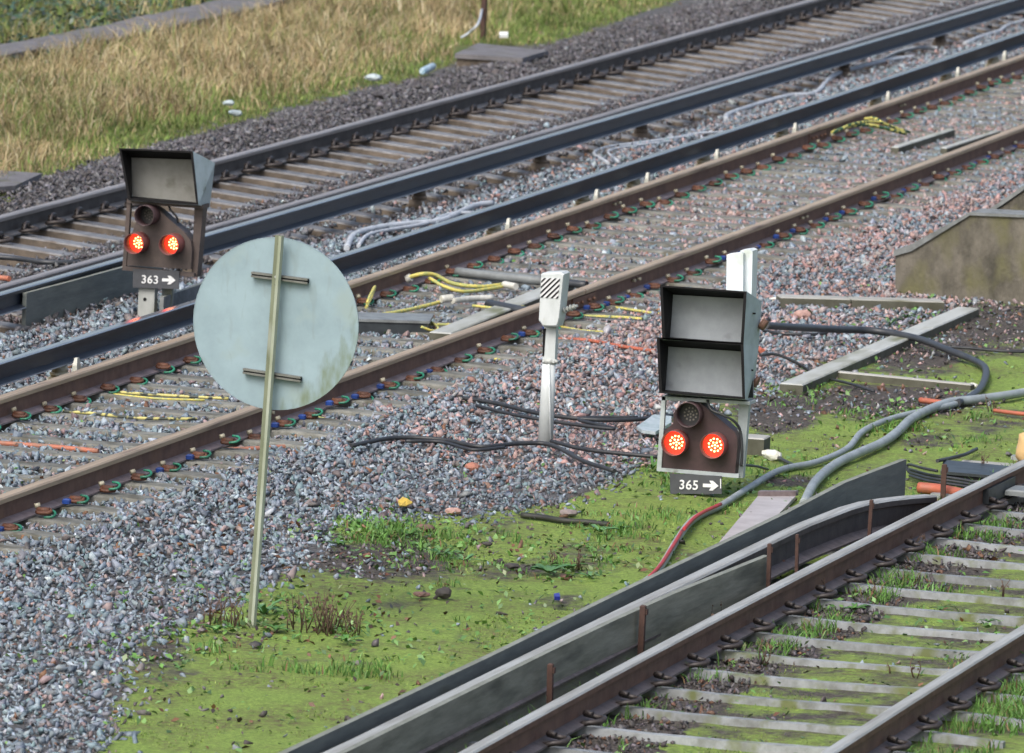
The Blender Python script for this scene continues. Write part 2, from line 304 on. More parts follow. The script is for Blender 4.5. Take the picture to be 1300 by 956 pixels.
# ------------------------------------------------------------ ground: one sheet to the horizon
def build_ground():
    gx = np.concatenate([[-3000, -800, -200, -50, 0, 20, 30, 34], np.arange(36, 112, .11), [116, 125, 150, 220, 400, 900, 3000]])
    gy = np.concatenate([[-3000, -800, -200, -50, -10, 0, 4], np.arange(6, 36, .09), [38, 42, 50, 80, 200, 800, 3000]])
    X, Y = np.meshgrid(gx, gy, indexing='ij'); Z = zground(X, Y)
    Z = Z+.012*(fbm(X, Y, .25, 9, 2)-.5); px0, py0 = PJ(np.maximum(X, 20), Y, Z); Z = Z+np.where((py0 > 480) & (X < 66) & (X > 36), .022*(fbm(X, Y, .38, 13, 3)-.5), 0)
    nx, ny = X.shape; vs = np.stack([X, Y, Z], -1).reshape(-1, 3)
    i = np.arange(nx*ny).reshape(nx, ny)
    q = np.stack([i[:-1, :-1], i[1:, :-1], i[1:, 1:], i[:-1, 1:]], -1).reshape(-1, 4)
    me = npmesh('ground', vs, q.ravel(), np.full(len(q), 4), M_ground())
    px, py = PJ(vs[:, 0], vs[:, 1], vs[:, 2]); px = np.where(vs[:, 0] > 5, px, 0); py = np.where(vs[:, 0] > 5, py, 2000)
    jx = px+(fbm(vs[:, 0], vs[:, 1], .5, 31)-.5)*50; jy = py+(fbm(vs[:, 0], vs[:, 1], .5, 41)-.5)*26
    bal = inpoly(jx, jy, P_BAL); gr = inpoly(jx, jy, P_GRASS)
    bal &= ~((vs[:, 1] < ry('Bn', np.clip(vs[:, 0], 30, 130))-3.3) & (vs[:, 0] > 62.3))
    moss = np.where(~bal & ~gr, .86-soilness(px, py)+.5*(fbm(vs[:, 0], vs[:, 1], 1.1, 19)-.5), 0.)
    yC = ry('Cf', vs[:, 0]); inC = (vs[:, 1] < yC+.05)
    moss = np.where(inC, .6+.3*(fbm(vs[:, 0], vs[:, 1], .7, 29)-.5), moss)
    deb = inpoly(jx, jy, C_DEB); moss = np.where(deb, .12, moss)
    betw = (vs[:, 1] < yC+.33) & (vs[:, 1] > yC-.0); moss = np.where(betw, .15, moss)
    col = np.zeros((len(vs), 4)); col[:, 0] = np.clip(moss, 0, 1); col[:, 1] = gr; col[:, 2] = bal; col[:, 3] = 1
    a = me.attributes.new('zone', 'FLOAT_COLOR', 'POINT'); a.data.foreach_set('color', col.ravel())
    o = bpy.data.objects.new('ground', me); COL.objects.link(o); tag(o, kind='structure')
def npmesh(name, vs, loops, sizes, material, smooth=False):
    me = bpy.data.meshes.new(name); me.vertices.add(len(vs)); me.vertices.foreach_set('co', np.ascontiguousarray(vs, dtype=np.float32).ravel())
    me.loops.add(len(loops)); me.loops.foreach_set('vertex_index', np.ascontiguousarray(loops, dtype=np.int32))
    me.polygons.add(len(sizes)); st = np.concatenate([[0], np.cumsum(sizes)[:-1]]).astype(np.int32)
    me.polygons.foreach_set('loop_start', st)
    if smooth: me.polygons.foreach_set('use_smooth', np.ones(len(sizes), bool))
    me.update(calc_edges=True); me.materials.append(material); return me
def M_ground():
    g = bpy.data.materials.new('ground_soil_and_moss'); g.use_nodes = True; n = g.node_tree.nodes; L = g.node_tree.links; b = n['Principled BSDF']
    at = n.new('ShaderNodeAttribute'); at.attribute_name = 'zone'; sp = n.new('ShaderNodeSeparateColor'); L.new(at.outputs['Color'], sp.inputs[0])
    tc = n.new('ShaderNodeTexCoord')
    def noise(sc, det=6, ro=.6, st=(1, 1, 1)):
        mp = n.new('ShaderNodeMapping'); mp.inputs['Scale'].default_value = st; L.new(tc.outputs['Object'], mp.inputs[0])
        z = n.new('ShaderNodeTexNoise'); z.inputs['Scale'].default_value = sc; z.inputs['Detail'].default_value = det; z.inputs['Roughness'].default_value = ro; L.new(mp.outputs[0], z.inputs['Vector']); return z.outputs[0]
    def rng_(s, a, b_, c=0, d=1):
        r = n.new('ShaderNodeMapRange'); r.inputs[1].default_value = a; r.inputs[2].default_value = b_; r.inputs[3].default_value = c; r.inputs[4].default_value = d; L.new(s, r.inputs[0]); return r.outputs[0]
    def mix(f, a, b_):
        x = n.new('ShaderNodeMix'); x.data_type = 'RGBA'; L.new(f, x.inputs[0])
        for k, v in ((6, a), (7, b_)):
            if isinstance(v, tuple): x.inputs[k].default_value = (*v, 1)
            else: L.new(v, x.inputs[k])
        return x.outputs[2]
    soil = mix(rng_(noise(28, 8, .75), .42, .62), (.04, .034, .03), (.13, .115, .10))
    mossc = mix(rng_(noise(45, 9, .8), .38, .62), (.105, .165, .035), (.285, .40, .085))
    mossc = mix(rng_(noise(2.0, 8, .68), .44, .62), mossc, mix(rng_(noise(18, 6, .7), .4, .6), mossc, (.12, .105, .05)))
    nm = noise(2.6, 10, .74)
    s = n.new('ShaderNodeMath'); s.operation = 'ADD'; L.new(rng_(nm, .3, .7, .2, .85), s.inputs[0]); L.new(sp.outputs[0], s.inputs[1])
    c1 = mix(rng_(s.outputs[0], .98, 1.22), soil, mossc)
    thatch = mix(rng_(noise(5, 6, .7), .4, .6), (.15, .13, .06), (.08, .12, .03))
    c2 = mix(sp.outputs[1], c1, thatch)
    bals = mix(rng_(noise(40, 5, .7), .4, .6), (.045, .044, .044), (.15, .15, .15))
    c3 = mix(sp.outputs[2], c2, bals)
    L.new(c3, b.inputs['Base Color']); b.inputs['Roughness'].default_value = .85; b.inputs['Specular IOR Level'].default_value = .25
    bp = n.new('ShaderNodeBump'); bp.inputs['Strength'].default_value = .9; bp.inputs['Distance'].default_value = .02
    L.new(noise(30, 8, .75), bp.inputs['Height']); L.new(bp.outputs[0], b.inputs['Normal']); return g
build_ground()

# ------------------------------------------------------------ ballast
def rock_protos(n=14):
    out = []
    for k in range(n):
        r = random.Random(100+k); bm = bmesh.new()
        for i in range(r.choice([7, 8, 8, 9])):
            v = Vector([r.gauss(0, 1) for _ in range(3)]).normalized()*r.uniform(.8, 1.05)
            bm.verts.new((v.x*r.uniform(.9, 1.2), v.y*.78, v.z*.46))
        h = bmesh.ops.convex_hull(bm, input=bm.verts)
        bmesh.ops.delete(bm, geom=[g for g in h['geom_interior'] if isinstance(g, bmesh.types.BMVert)], context='VERTS')
        bm.verts.ensure_lookup_table(); bm.verts.index_update()
        out.append((np.array([v.co[:] for v in bm.verts]), np.array([[v.index for v in f.verts] for f in bm.faces]))); bm.free()
    return out
PROTO = rock_protos()
def rock_mesh(name, P, size, colr, label, cat='ballast'):
    N = len(P); q = rng.normal(size=(N, 4)); q /= np.linalg.norm(q, axis=1)[:, None]; w_, x, y, z = q.T
    Rm = np.stack([1-2*(y*y+z*z), 2*(x*y-z*w_), 2*(x*z+y*w_), 2*(x*y+z*w_), 1-2*(x*x+z*z), 2*(y*z-x*w_), 2*(x*z-y*w_), 2*(y*z+x*w_), 1-2*(x*x+y*y)], -1).reshape(N, 3, 3)
    ids = rng.integers(0, len(PROTO), N); V = []; Lp = []; C = []; off = 0
    for k, (pv, pf) in enumerate(PROTO):
        I = np.where(ids == k)[0]
        if not len(I): continue
        v = np.einsum('nij,vj->nvi', Rm[I], pv)*size[I][:, None, None]+P[I][:, None, :]
        f = pf[None]+(np.arange(len(I))*len(pv))[:, None, None]+off
        V.append(v.reshape(-1, 3)); Lp.append(f.reshape(-1)); C.append(np.repeat(colr[I], len(pv), 0)); off += len(I)*len(pv)
    V = np.concatenate(V); Lp = np.concatenate(Lp); C = np.concatenate(C)
    me = npmesh(name, V, Lp, np.full(len(Lp)//3, 3), M['stone'])
    a = me.attributes.new('Col', 'FLOAT_COLOR', 'POINT'); a.data.foreach_set('color', np.concatenate([C, np.ones((len(C), 1))], 1).astype(np.float32).ravel())
    o = bpy.data.objects.new(name, me); COL.objects.link(o); tag(o, label, cat, kind='stuff'); return o
def sample(n, xr, yr): return rng.uniform(*xr, n), rng.uniform(*yr, n)
BX0, BSP = 46.13, .605; AX0, ASP = 66.65, .656
AX = [AX0+ASP*k for k in range(-22, 52)]; BX = [BX0+BSP*k for k in range(-8, 80)]; CXS = [G(1084, 765, -.17).x+.72*k for k in range(-9, 34)]
def palette(n, cols, probs, jit=.16):
    i = rng.choice(len(cols), n, p=np.array(probs)/sum(probs)); c = np.array(cols)[i]
    return np.clip(c*rng.uniform(1-jit*1.6, 1+jit*1.6, (n, 1))*rng.uniform(1-jit*.3, 1+jit*.3, (n, 3)), .01, .8)
GREY = [(.20, .235, .26), (.15, .175, .20), (.29, .33, .36), (.23, .235, .25), (.10, .108, .12), (.25, .185, .175), (.31, .215, .195), (.18, .15, .14), (.175, .235, .245), (.45, .48, .49), (.22, .11, .06)]
def build_ballast():
    NB = 600000; x = np.sqrt(rng.uniform(36**2, 108**2, NB)); y = x*np.tan(YAW+rng.uniform(-.074, .074, NB))
    px, py = PJ(x, y, np.full_like(x, -.19)); dd = np.hypot(x, y)
    mk = (px > -150) & (px < 1450) & (py > -70) & (py < 1010)
    # keep the near stones dense, thin out what the lens compresses
    x, y, px, py = x[mk], y[mk], px[mk], py[mk]
    jx = px+(fbm(x, y, .6, 31)-.5)*60+rng.normal(size=len(x))*16; jy = py+(fbm(x, y, .6, 41)-.5)*30+rng.normal(size=len(x))*9
    bal = inpoly(jx, jy, P_BAL); ycc = ry('Cf', x); deb = (y < ycc-.1) & (y > ycc-.5+.25*(fbm(x, y, .3, 23)-.5)) & (x > 36) & (x < 58) & (rng.random(len(x)) < .85)
    moss = ~bal & ~inpoly(px, py, P_GRASS)
    soft = inpoly(px+rng.normal(size=len(x))*42, py+rng.normal(size=len(x))*16, P_BAL) & (rng.random(len(x)) < .22)
    scat = moss & soft | moss & (rng.random(len(x)) < .016+.22*(soilness(px, py) > .35)+.05*(fbm(x, y, .5, 77) > .62))
    yBf, yBn, yAf, yAn = ry('Bf', x), ry('Bn', x), ry('Af', x), ry('An', x); yC = ry('Cf', x)
    inA = (y > yAn) & (y < yAf); inB = (y > yBn-.0) & (y < yBf); shoulder = y > yAf-.05; six = (y > yBf) & (y < yAn)
    inC = (y < yC+.5)
    keep = bal | deb | (scat & ~inC) | (scat & inC & (rng.random(len(x)) < .5))
    z = zground(x, y)+rng.uniform(-.005, .02, len(x))
    # sleepers stay clear
    def near(xs, half): xs = np.array(xs); k = np.clip(np.searchsorted(xs, x), 1, len(xs)-1); return np.minimum(abs(x-xs[k]), abs(x-xs[k-1])) < half
    sA = near(AX, .125) & (y > yAn-.55) & (y < yAf+.5); sB = near(BX, .065) & (y > yBn-.45) & (y < yBf+.2); sC = near(CXS, .1) & (y < yC+.4)
    r = rng.random(len(x))
    keep &= ~(sA & ((r > .08) | (y > yAf-.75)) & (r > .02)) & ~(sB & (y > yBn-.27) & (r > .62)) & ~(sC & ~deb & (r > .05))
    for k in ('Bf', 'Bn', 'Af', 'An', 'kA', 'kB', 'Cf', 'Cn'): keep &= ~(abs(y-ry(k, x)+.035) < .085)
    hb = np.clip((yBn-y-.35), 0, 10); z += np.where(y < yBn, .035*np.exp(-(hb-.35)**2/.15), 0)          # heaped shoulder
    z += np.where(inA, .012, 0)+np.where(six, .012, 0)+np.where(six & (y > ry('kA', x)-.5), .02, 0)
    z += np.where(shoulder, -.04+.10*np.exp(-(y-yAf-.9)**2/.25), 0)+np.where(inB, .008, 0)
    # density falls with the camera's distance for stones behind rails; sizes
    n = len(x); sz = np.clip(rng.lognormal(math.log(.0245), .36, n), .010, .062)
    sz = np.where(six, sz*1.05, sz); sz = np.where(inA, sz*.85, sz); sz = np.where(moss, sz*.8, sz)
    pink = np.clip((px-430)/380, 0, 1)*np.clip((fbm(x, y, 1.2, 5)-.2)*2.4, 0, 1)*np.where(y < yBf+.1, 1, .3)
    pink = np.maximum(pink, np.where((y < yBn) & (py < 560) & (px > 520), .35, 0))*np.where(py > 590, .35, 1)
    c = palette(n, GREY, [18, 12, 11, 12, 6, 5, 2, 5, 8, 1, 1])*np.array([1.08, 1.14, 1.19])
    cp = 1.1*palette(n, [(.36, .235, .215), (.30, .25, .245), (.42, .30, .28), (.27, .155, .13), (.37, .37, .38), (.18, .14, .135)], [5, 5, 4, 2, 3, 2])
    u = rng.random(n) < pink*.72; c[u] = cp[u]
    dk = palette(n, [(.105, .10, .105), (.165, .16, .17), (.07, .066, .068), (.24, .235, .25), (.12, .105, .10)], [6, 6, 4, 3, 2])
    u = shoulder | (inA & (rng.random(n) < .9)) | (six & (y > ry('kA', x)-.25) & (rng.random(n) < .7)); c[u] = dk[u]*.85
    db = palette(n, [(.09, .08, .08), (.15, .14, .145), (.06, .052, .05), (.15, .08, .05)], [5, 3, 4, 1.5]); u = deb | (moss & (rng.random(n) < .6)); c[u] = db[u]
    # grime: the lower moss edge is dirtier
    low = np.clip((py-560)/120, 0, 1)*np.clip((px-430)/150, 0, 1)*bal; c *= (1-.35*low)[:, None]; sz = sz*(1-.25*low)
    ink = keep; P = np.stack([x, y, z], 1)
    sh = shoulder & ink; mn = ink & ~shoulder
    rock_mesh('verge_ballast', P[sh], sz[sh], c[sh], 'dark brown crushed stone heaped along the grass verge beyond the far track')
    rock_mesh('ballast', P[mn], sz[mn], c[mn], 'blue grey and pink crushed stone ballast spread under and between the tracks')
    return n
build_ballast()

# ------------------------------------------------------------ rails
RP = [(-.07, 0), (.07, 0), (.07, .011), (.01, .03), (.009, .115), (.035, .125), (.036, .15), (.028, .159), (-.028, .159), (-.036, .15), (-.035, .125), (-.009, .115), (-.01, .03), (-.07, .011)]
RM2 = [0, 2, 2, 0, 0, 0, 1, 1, 1, 0, 0, 0, 2, 2]
RMC = [0, 2, 2, 0, 0, 0, 0, 1, 1, 0, 0, 0, 0, 2]
RM = [0, 2, 2, 0, 0, 1, 1, 1, 1, 1, 0, 0, 2, 2]     # 0 web, 1 head, 2 foot
def sweep(name, key, x0, x1, ztop, mats, label, cat, group=None, scale=1, gaps=(), zf=None, dx=1.0, hs=None):
    hs = hs or scale
    xs = list(np.arange(x0, x1, dx))+[x1]; mb = MB(); segs = []; cur = []
    edges = [x0]+[g for g in gaps]+[x1]
    for a, b_ in zip(edges[:-1], edges[1:]):
        a2 = a+(.006 if a != x0 else 0); b2 = b_-(.006 if b_ != x1 else 0)
        xx = [a2]+[t for t in xs if a2+.05 < t < b2-.05]+[b2]; loops = []
        for x in xx:
            yc = float(ry(key, x))-.036*scale; sl = float(ry(key, x+.05)-ry(key, x-.05))/.1; n_ = Vector((-sl, 1, 0)).normalized()
            zt = ztop+(zf(x) if zf else 0)
            loops.append([Vector((x, yc, zt-.159*hs))+n_*(p*scale)+Vector((0, 0, q*hs)) for p, q in RP])
        mb.loft(loops, 0, True, False, RMC if key in ('kA', 'kB') else (RM2 if key in ('Cf', 'Cn', 'kC') else RM))
    org = Vector((x0, float(ry(key, x0)), ztop-.159))
    o = mb.build(name, mats, origin=org); return tag(o, label, cat, group)
XE = 118
railmats = [M['rust'], M['rail_top'], M['foot']]
jB1 = G(700, 364, 0).x; jB2 = G(1068, 163, 0).x; jB3 = G(1040, 262, 0).x; jB4 = G(305, 512, 0).x
rBf = sweep('rail', 'Bf', 30, XE, 0, railmats, 'brown rail with a tan worn top, far rail of the middle track', 'rail', gaps=[jB2])
rBn = sweep('rail', 'Bn', 30, XE, 0, railmats, 'brown rusty rail of the middle track passing behind the round disc and striped post', 'rail', gaps=[jB1])
ad = [M['rust_dark'], M['rail_top_grey'], M['sleeper_a']]
rAf = sweep('rail', 'Af', 30, XE, 0, ad, 'dark rail nearest the dry grass verge, on exposed concrete sleepers', 'rail')
rAn = sweep('rail', 'An', 30, XE, 0, ad, 'dark mossy rail running just behind the upper shiny conductor rail', 'rail')
cm = [M['rust'], M['rail_top_c'], M['foot_c']]
rCf = sweep('rail', 'Cf', 30, XE, 0, cm, 'grey topped rusty rail beside the guard boards at lower right', 'rail')
rCn = sweep('rail', 'Cn', 30, XE, 0, cm, 'rusty rail crossing the bottom right corner of the view', 'rail')
km = [M['con_web'], M['con_top'], M['con_foot']]
kA = sweep('conductor_rail', 'kA', 30, XE, .076, km, 'upper shiny blue grey conductor rail beside the far track, behind signal 363', 'conductor rail', scale=.9, hs=.86)
kB = sweep('conductor_rail', 'kB', 30, XE, .076, km, 'lower shiny blue grey conductor rail on pale insulator pots, passing in front of signal 363', 'conductor rail', scale=.9, hs=.86)
# algae skirts behind the conductor heads
# conductor rail C with ramped end, taken from the photograph
KQ['kC'] = (0, 0, 0)
_kc = [(38, 11.66), (40, 11.69), (42.9, 11.73), (46.7, 11.77), (48, 11.72), (49.25, 11.62)]
_ry0 = ry
def ry(k, x):
    if k == 'kC': return np.interp(np.asarray(x, float), [a for a, b in _kc], [b for a, b in _kc])
    return _ry0(k, x)
kC = sweep('conductor_rail', 'kC', 32, 49.25, .076, [M['rust_dark'], M['rail_top_c'], M['foot_c']], 'weathered grey conductor rail between wooden guard boards, ending at lower right', 'conductor rail', scale=1.2,
           zf=lambda x: -.10*max(0, (x-47.6)/1.65)**1.5, dx=.4)
def rail_part(rail, name, mb, mats):
    o = mb.build(name, mats); o.parent = rail; o.location = -rail.location; return o
for rail, key, xj, sgn in ((rBf, 'Bf', jB2, -1), (rBn, 'Bn', jB1, -1)):   # fishplates at the joints
    mb = MB(); yc = float(ry(key, xj))-.036
    for s_ in (-1, 1):
        y0 = yc+s_*.012; y1 = yc+s_*.03
        mb.box(xj-.3, xj+.3, min(y0, y1), max(y0, y1), -.125, -.045, 0)
        for k in (-.22, -.09, .09, .22):
            mb.tube([(xj+k, y1, -.085), (xj+k, y1+s_*.022, -.085)], .014, 6, 0)
    rail_part(rail, 'fishplate', mb, [M['rust']])
for (px, py, key, rail) in [(1040, 275, 'Bn', rBn), (700, 345, 'Bn', rBn), (303, 520, 'Bn', rBn), (795, 257, 'Bf', rBf), (1150, 132, 'Bf', rBf)]:  # pale bond stubs on the web
    X = G(px, py, -.05).x; yc = float(ry(key, X))-.036
    for d in (0, .14): mb = MB(); mb.tube([(X+d, yc-.008, -.07), (X+d, yc-.04, -.07)], .012, 6, 0); rail_part(rail, 'bond_stud', mb, [M['cream']])
for X in np.arange(40, 48, 2.1): mb = MB(); mb.tube([(X, float(ry('kC', X))-.03, -.09), (X, float(ry('kC', X))-.065, -.09)], .02, 6, 0); rail_part(kC, 'bolt', mb, [M['rust']])

# ------------------------------------------------------------ sleepers with clips
def eclip(mb, x, y, z, s_, mi=0, r=.0095, w_=.045, l=.075):     # bent-steel clip standing beside the rail foot, s_ = outward direction in y
    pts = [(-w_, -.2*l, .0), (-w_*1.05, .35*l, .012), (-w_*.55, .95*l, .02), (0, 1.05*l, .03), (w_*.6, .8*l, .026), (w_*.75, .3*l, .03), (w_*.35, -.15*l, .04), (0, -.05*l, .052), (-.2*w_, .35*l, .046)]
    mb.tube(smooth_path([(x+a, y+s_*b, z+c) for a, b, c in pts], 3), r, 6, mi)
def concrete_A():
    t = empty('concrete_sleeper', (0, 0, 0)); mb = MB(); ys = [-1.25, -1.24, -.95, -.55, 0, .55, .95, 1.24, 1.25]; zt = [-.22, -.185, -.155, -.185, -.235, -.185, -.155, -.185, -.22]
    loops = [[(-.14, y, -.36), (.14, y, -.36), (.11, y, z-.012), (.098, y, z), (-.098, y, z), (-.11, y, z-.012)] for y, z in zip(ys, zt)]
    mb.loft(loops, 0, True, False, [0, 0, 1, 1, 1, 0]); mb.build('sleeper_block', [M['sleeper_side'], M['sleeper_a']], t)
    for yc in (-.745-.036, .745+.0):
        for s_ in (-1, 1):
            c = MB(); eclip(c, 0, yc+s_*.062, -.15, s_, r=.014, w_=.062, l=.085); c.tube([(-.035, yc+s_*.06, -.145), (.05, yc+s_*.06, -.12)], .02, 6)
            c.build('rail_clip', [M['clip']], t)
    return t
def place_sleepers(proto, xs, far, near, label, group):
    for i, X in enumerate(xs):
        o = proto if i == 0 else copy_tree(proto)
        ya = float(ry(far, X))-.036; yb = float(ry(near, X))-.036; sl = float(ry(far, X+.5)-ry(far, X-.5))
        o.location = (X, (ya+yb)/2, 0); o.rotation_euler = (0, 0, math.atan(sl)); tag(o, label, 'sleeper', group)
def seats(): return ((-.77, -1), (-.77, 1), (.77, -1), (.77, 1))
pa = concrete_A.__call__()
for ch in list(pa.children):
    if ch.name.startswith('rail_clip'): bpy.data.objects.remove(ch)
for yc, s_ in seats():
    c = MB(); eclip(c, 0, yc+s_*.06, -.15, s_, r=.017, w_=.07, l=.10); arc = [(-.075, yc+s_*.075, -.15), (-.06, yc+s_*.075, -.105), (-.02, yc+s_*.075, -.082), (.03, yc+s_*.075, -.085), (.065, yc+s_*.075, -.11), (.08, yc+s_*.075, -.15)]; c.tube(smooth_path(arc, 3), .014, 6); c.tube([(-.045, yc+s_*.062, -.13), (.055, yc+s_*.062, -.10)], .022, 6); c.build('rail_clip', [M['clip']], pa)
place_sleepers(pa, AX, 'Af', 'An', 'wet grey concrete sleeper with dark spring clips under the far track', 'concrete sleepers under the far track')
def sleeper_B():
    t = empty('concrete_sleeper', (0, 0, 0)); mb = MB()
    loops = [[(-.13, y, -.34), (.13, y, -.34), (.10, y, z-.01), (.085, y, z), (-.085, y, z), (-.10, y, z-.01)] for y, z in zip([-1.25, -.95, -.5, 0, .5, .95, 1.25], [-.172, -.158, -.172, -.178, -.172, -.158, -.172])]
    mb.loft(loops, 0, True, False, [0]*6); mb.build('sleeper_block', [M['sleeper_b']], t)
    for yc, s_ in seats():
        y = yc+s_*.07; T = lambda a, b, dz=0: (a*.54, y+s_*b*.72, -.152+(a+.07)*.26+dz)
        c = MB(); pts = [T(-.03, .0), T(.025, .0), (T(.035, .055)), T(.02, .10), T(-.02, .105), T(-.038, .05)]
        c.tube(smooth_path(pts+[pts[0]], 3), .012, 6); c.tube([T(0, .0, .004), T(0, .1, .004)], .018, 8); clip = c.build('rail_clip', [M['clip_rust']], t)
        g = MB(); pts = [T(.06, .01), T(.066, .07), T(.05, .125), T(.0, .148), T(-.05, .13), T(-.068, .07), T(-.066, .03)]
        g.tube(smooth_path(pts[1:6], 3), .008, 6); g.build('clip_insulator', [M['green']], clip)
        if s_ == -1:
            k = MB(); k.tube([T(.035, -.035, .012), T(.065, -.0, .012)], .016, 6); k.build('clip_cap', [M['cream']], clip)
            if yc < 0: k = MB(); k.box(-.088, -.05, y-.022, y+.022, -.152, -.122, bev=.008); k.build('clip_block', [M['blue']], clip)
    return t
place_sleepers(sleeper_B(), BX, 'Bf', 'Bn', 'ballast covered concrete sleeper with rusty and green clips under the middle track', 'sleepers under the middle track')
for o in list(bpy.data.objects):
    if o.name.startswith(('clip_block', 'clip_cap')) and random.random() < .3: bpy.data.objects.remove(o)
    elif o.name.startswith(('rail_clip', 'clip_insulator')): o.rotation_euler = (random.uniform(-.03, .03), 0, random.uniform(-.004, .004))
def sleeper_C():
    t = empty('concrete_sleeper', (0, 0, 0)); mb = MB()
    loops = [[(-.13, y, -.33), (.13, y, -.33), (.036, y, z-.1), (.03, y, z), (-.03, y, z), (-.036, y, z-.1)] for y, z in zip([-1.25, -.8, -.4, 0, .4, .8, 1.25], [-.185, -.16, -.175, -.178, -.175, -.16, -.185])]
    mb.loft(loops, 0, True, False, [0]*6); mb.build('sleeper_block', [M['sleeper_c']], t)
    for yc, s_ in seats():
        c = MB(); eclip(c, 0, yc+s_*.06, -.15, s_, r=.015, w_=.06, l=.085); c.build('rail_clip', [M['clip']], t)
    return t
place_sleepers(sleeper_C(), CXS, 'Cf', 'Cn', 'pale narrow sleeper top showing through green moss in the lower right track', 'sleepers under the lower right track')

# ------------------------------------------------------------ conductor insulators
def pot(kind):
    mb = MB(); prof = [(.085, -.22), (.085, -.15), (.06, -.14), (.07, -.12), (.055, -.11), (.05, -.06)]
    for (r0, z0), (r1, z1) in zip(prof[:-1], prof[1:]):
        mb.loft([[(r0*math.cos(a), r0*math.sin(a), z0) for a in np.linspace(0, 2*math.pi, 13)[:-1]], [(r1*math.cos(a), r1*math.sin(a), z1) for a in np.linspace(0, 2*math.pi, 13)[:-1]]], 0, True, True)
    if kind:   # the upright lug beside the rail foot
        mb.loft([[(-.055, -.09, -.17), (.055, -.09, -.17), (.055, -.15, -.17), (-.055, -.15, -.17)], [(-.04, -.10, -.06), (.04, -.10, -.06), (.04, -.13, -.06), (-.04, -.13, -.06)], [(-.018, -.105, -.01), (.018, -.105, -.01), (.018, -.125, -.01), (-.018, -.125, -.01)]], 0)
        mb.box(-.05, .05, -.15, -.07, -.2, -.155, bev=.01)
    return mb
pB = pot(True).build('insulator', [M['pot']])
for i, (px, py) in enumerate([(57, 478), (605, 297), (727, 260), (789, 238), (879, 208), (980, 174), (1100, 133), (1193, 102), (1255, 81)]):
    o = pB if i == 0 else pB.copy()
    if i: COL.objects.link(o)
    X = G(px, py, -.15).x; o.location = (X, float(ry('kB', X))-.04, 0)
    tag(o, 'cream porcelain insulator pot under the lower conductor rail', 'insulator', 'insulator pots under the lower conductor rail')
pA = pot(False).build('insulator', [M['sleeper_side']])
for i, (px, py) in enumerate([(652, 206), (790, 168), (1052, 90), (1164, 52), (495, 252)]):
    o = pA if i == 0 else pA.copy()
    if i: COL.objects.link(o)
    X = G(px, py, -.15).x; o.location = (X, float(ry('kA', X))-.04, 0)
    tag(o, 'dark insulator pot in the shadow under the upper conductor rail', 'insulator', 'insulator pots under the upper conductor rail')

# ------------------------------------------------------------ guard boards and stakes
def board(pxs, ztop, zbot, th, mats, label, tail=None, x_ext=None):
    pts = [G(a, b, ztop) for a, b in pxs]
    if x_ext is not None: d = (pts[1]-pts[0]).normalized(); pts = [pts[0]-d*x_ext]+pts
    mb = MB(); loops = []
    for i, p in enumerate(pts):
        zb = zbot if tail is None or i < len(pts)-1 else tail
        y = Vector((0, th, 0)); loops.append([p+y, Vector((p.x, p.y+th, zb)), Vector((p.x, p.y, zb)), p])
    mb.loft(loops, 0, True, False, [0, 0, 0, 1]); o = mb.build('guard_board', mats, origin=(pts[0].x, pts[0].y, zbot)); return tag(o, label, 'guard board')
board([(554, 866), (626, 832), (780, 756.5), (1000, 651), (1075, 612), (1151, 583)], .10, -.2, .035, [M['board_dark'], M['board_edge']], 'dark upright guard board on the mossy side of the lower conductor rail', x_ext=3)
board([(620, 866), (700, 826.5), (780, 788), (860, 752), (977, 705)], .08, -.2, .035, [M['board'], M['board_edge']], 'grey green guard board with brown stakes between the conductor rail and rail at lower right', x_ext=3)
board([(34, 372), (90, 357.5), (150, 341), (206, 326)], .045, -.27, .03, [M['board_dark'], M['board_edge']], 'dark guard board along the upper conductor rail left of signal 363')
board([(208, 377), (249, 363), (300, 346)], -.04, -.2, .03, [M['cap'], M['board_edge']], 'short grey guard board just right of the post of signal 363')
def stake(px, ptop, pbot, label, r=.016, group=None):
    b = G(px, pbot, -.2); t = F(px, ptop, b.x); h = t.z+.2; mb = MB()
    mb.box(-r*1.0, r*1.0, -r*1.1, r*1.1, -.06, h, bev=.006); mb.box(-r*.4, r*1.4, -r*1.6, -r*1.1, h-.05, h-.02)
    o = mb.build('stake', [M['stake']]); o.location = (b.x, b.y, -.2); o.rotation_euler = (random.uniform(-.03, .03), random.uniform(-.03, .03), random.uniform(-.2, .2)); return tag(o, label, 'stake', group)
GS = 'rusty stakes holding the lower right guard boards'
def stake_by_rail(px, ptop, off, w=.016):
    xs = np.linspace(36, 56, 4001); qx, qy = PJ(xs, ry('Cf', xs)+off, np.zeros(4001)); X = float(xs[np.argmin(abs(qx-px))]); t = F(px, ptop, X); y = float(ry('Cf', X))+off; h = t.z+.2
    mb = MB(); mb.box(-w, w, -w, w, -.06, h, bev=w*.4); mb.box(-w*.5, w*1.4, -w*1.6, -w, h-.05, h-.02)
    o = mb.build('stake', [M['stake']]); o.location = (X, y, -.2); o.rotation_euler = (random.uniform(-.03, .03), random.uniform(-.03, .03), 0); tag(o, 'rusty brown stake standing against the lower right guard board', 'stake', GS)
for px, a, off, w_ in [(700, 842, .225, .014), (815, 768, .225, .015), (977, 690, .12, .011), (1013, 678, .12, .009), (1104, 634, .12, .010)]: stake_by_rail(px, a, off, w_)
stake(1197, 589, 632, 'rusty stake standing alone past the end of the guard boards, by the orange pipe', .014)
stake(57, 354, 404, 'rusty stake in front of the guard board at the far left', .014)
s_ = stake(613, -40, 45, 'tall rusty stake standing in the dry grass at the top', .022)
tag(s_, cat='stake')

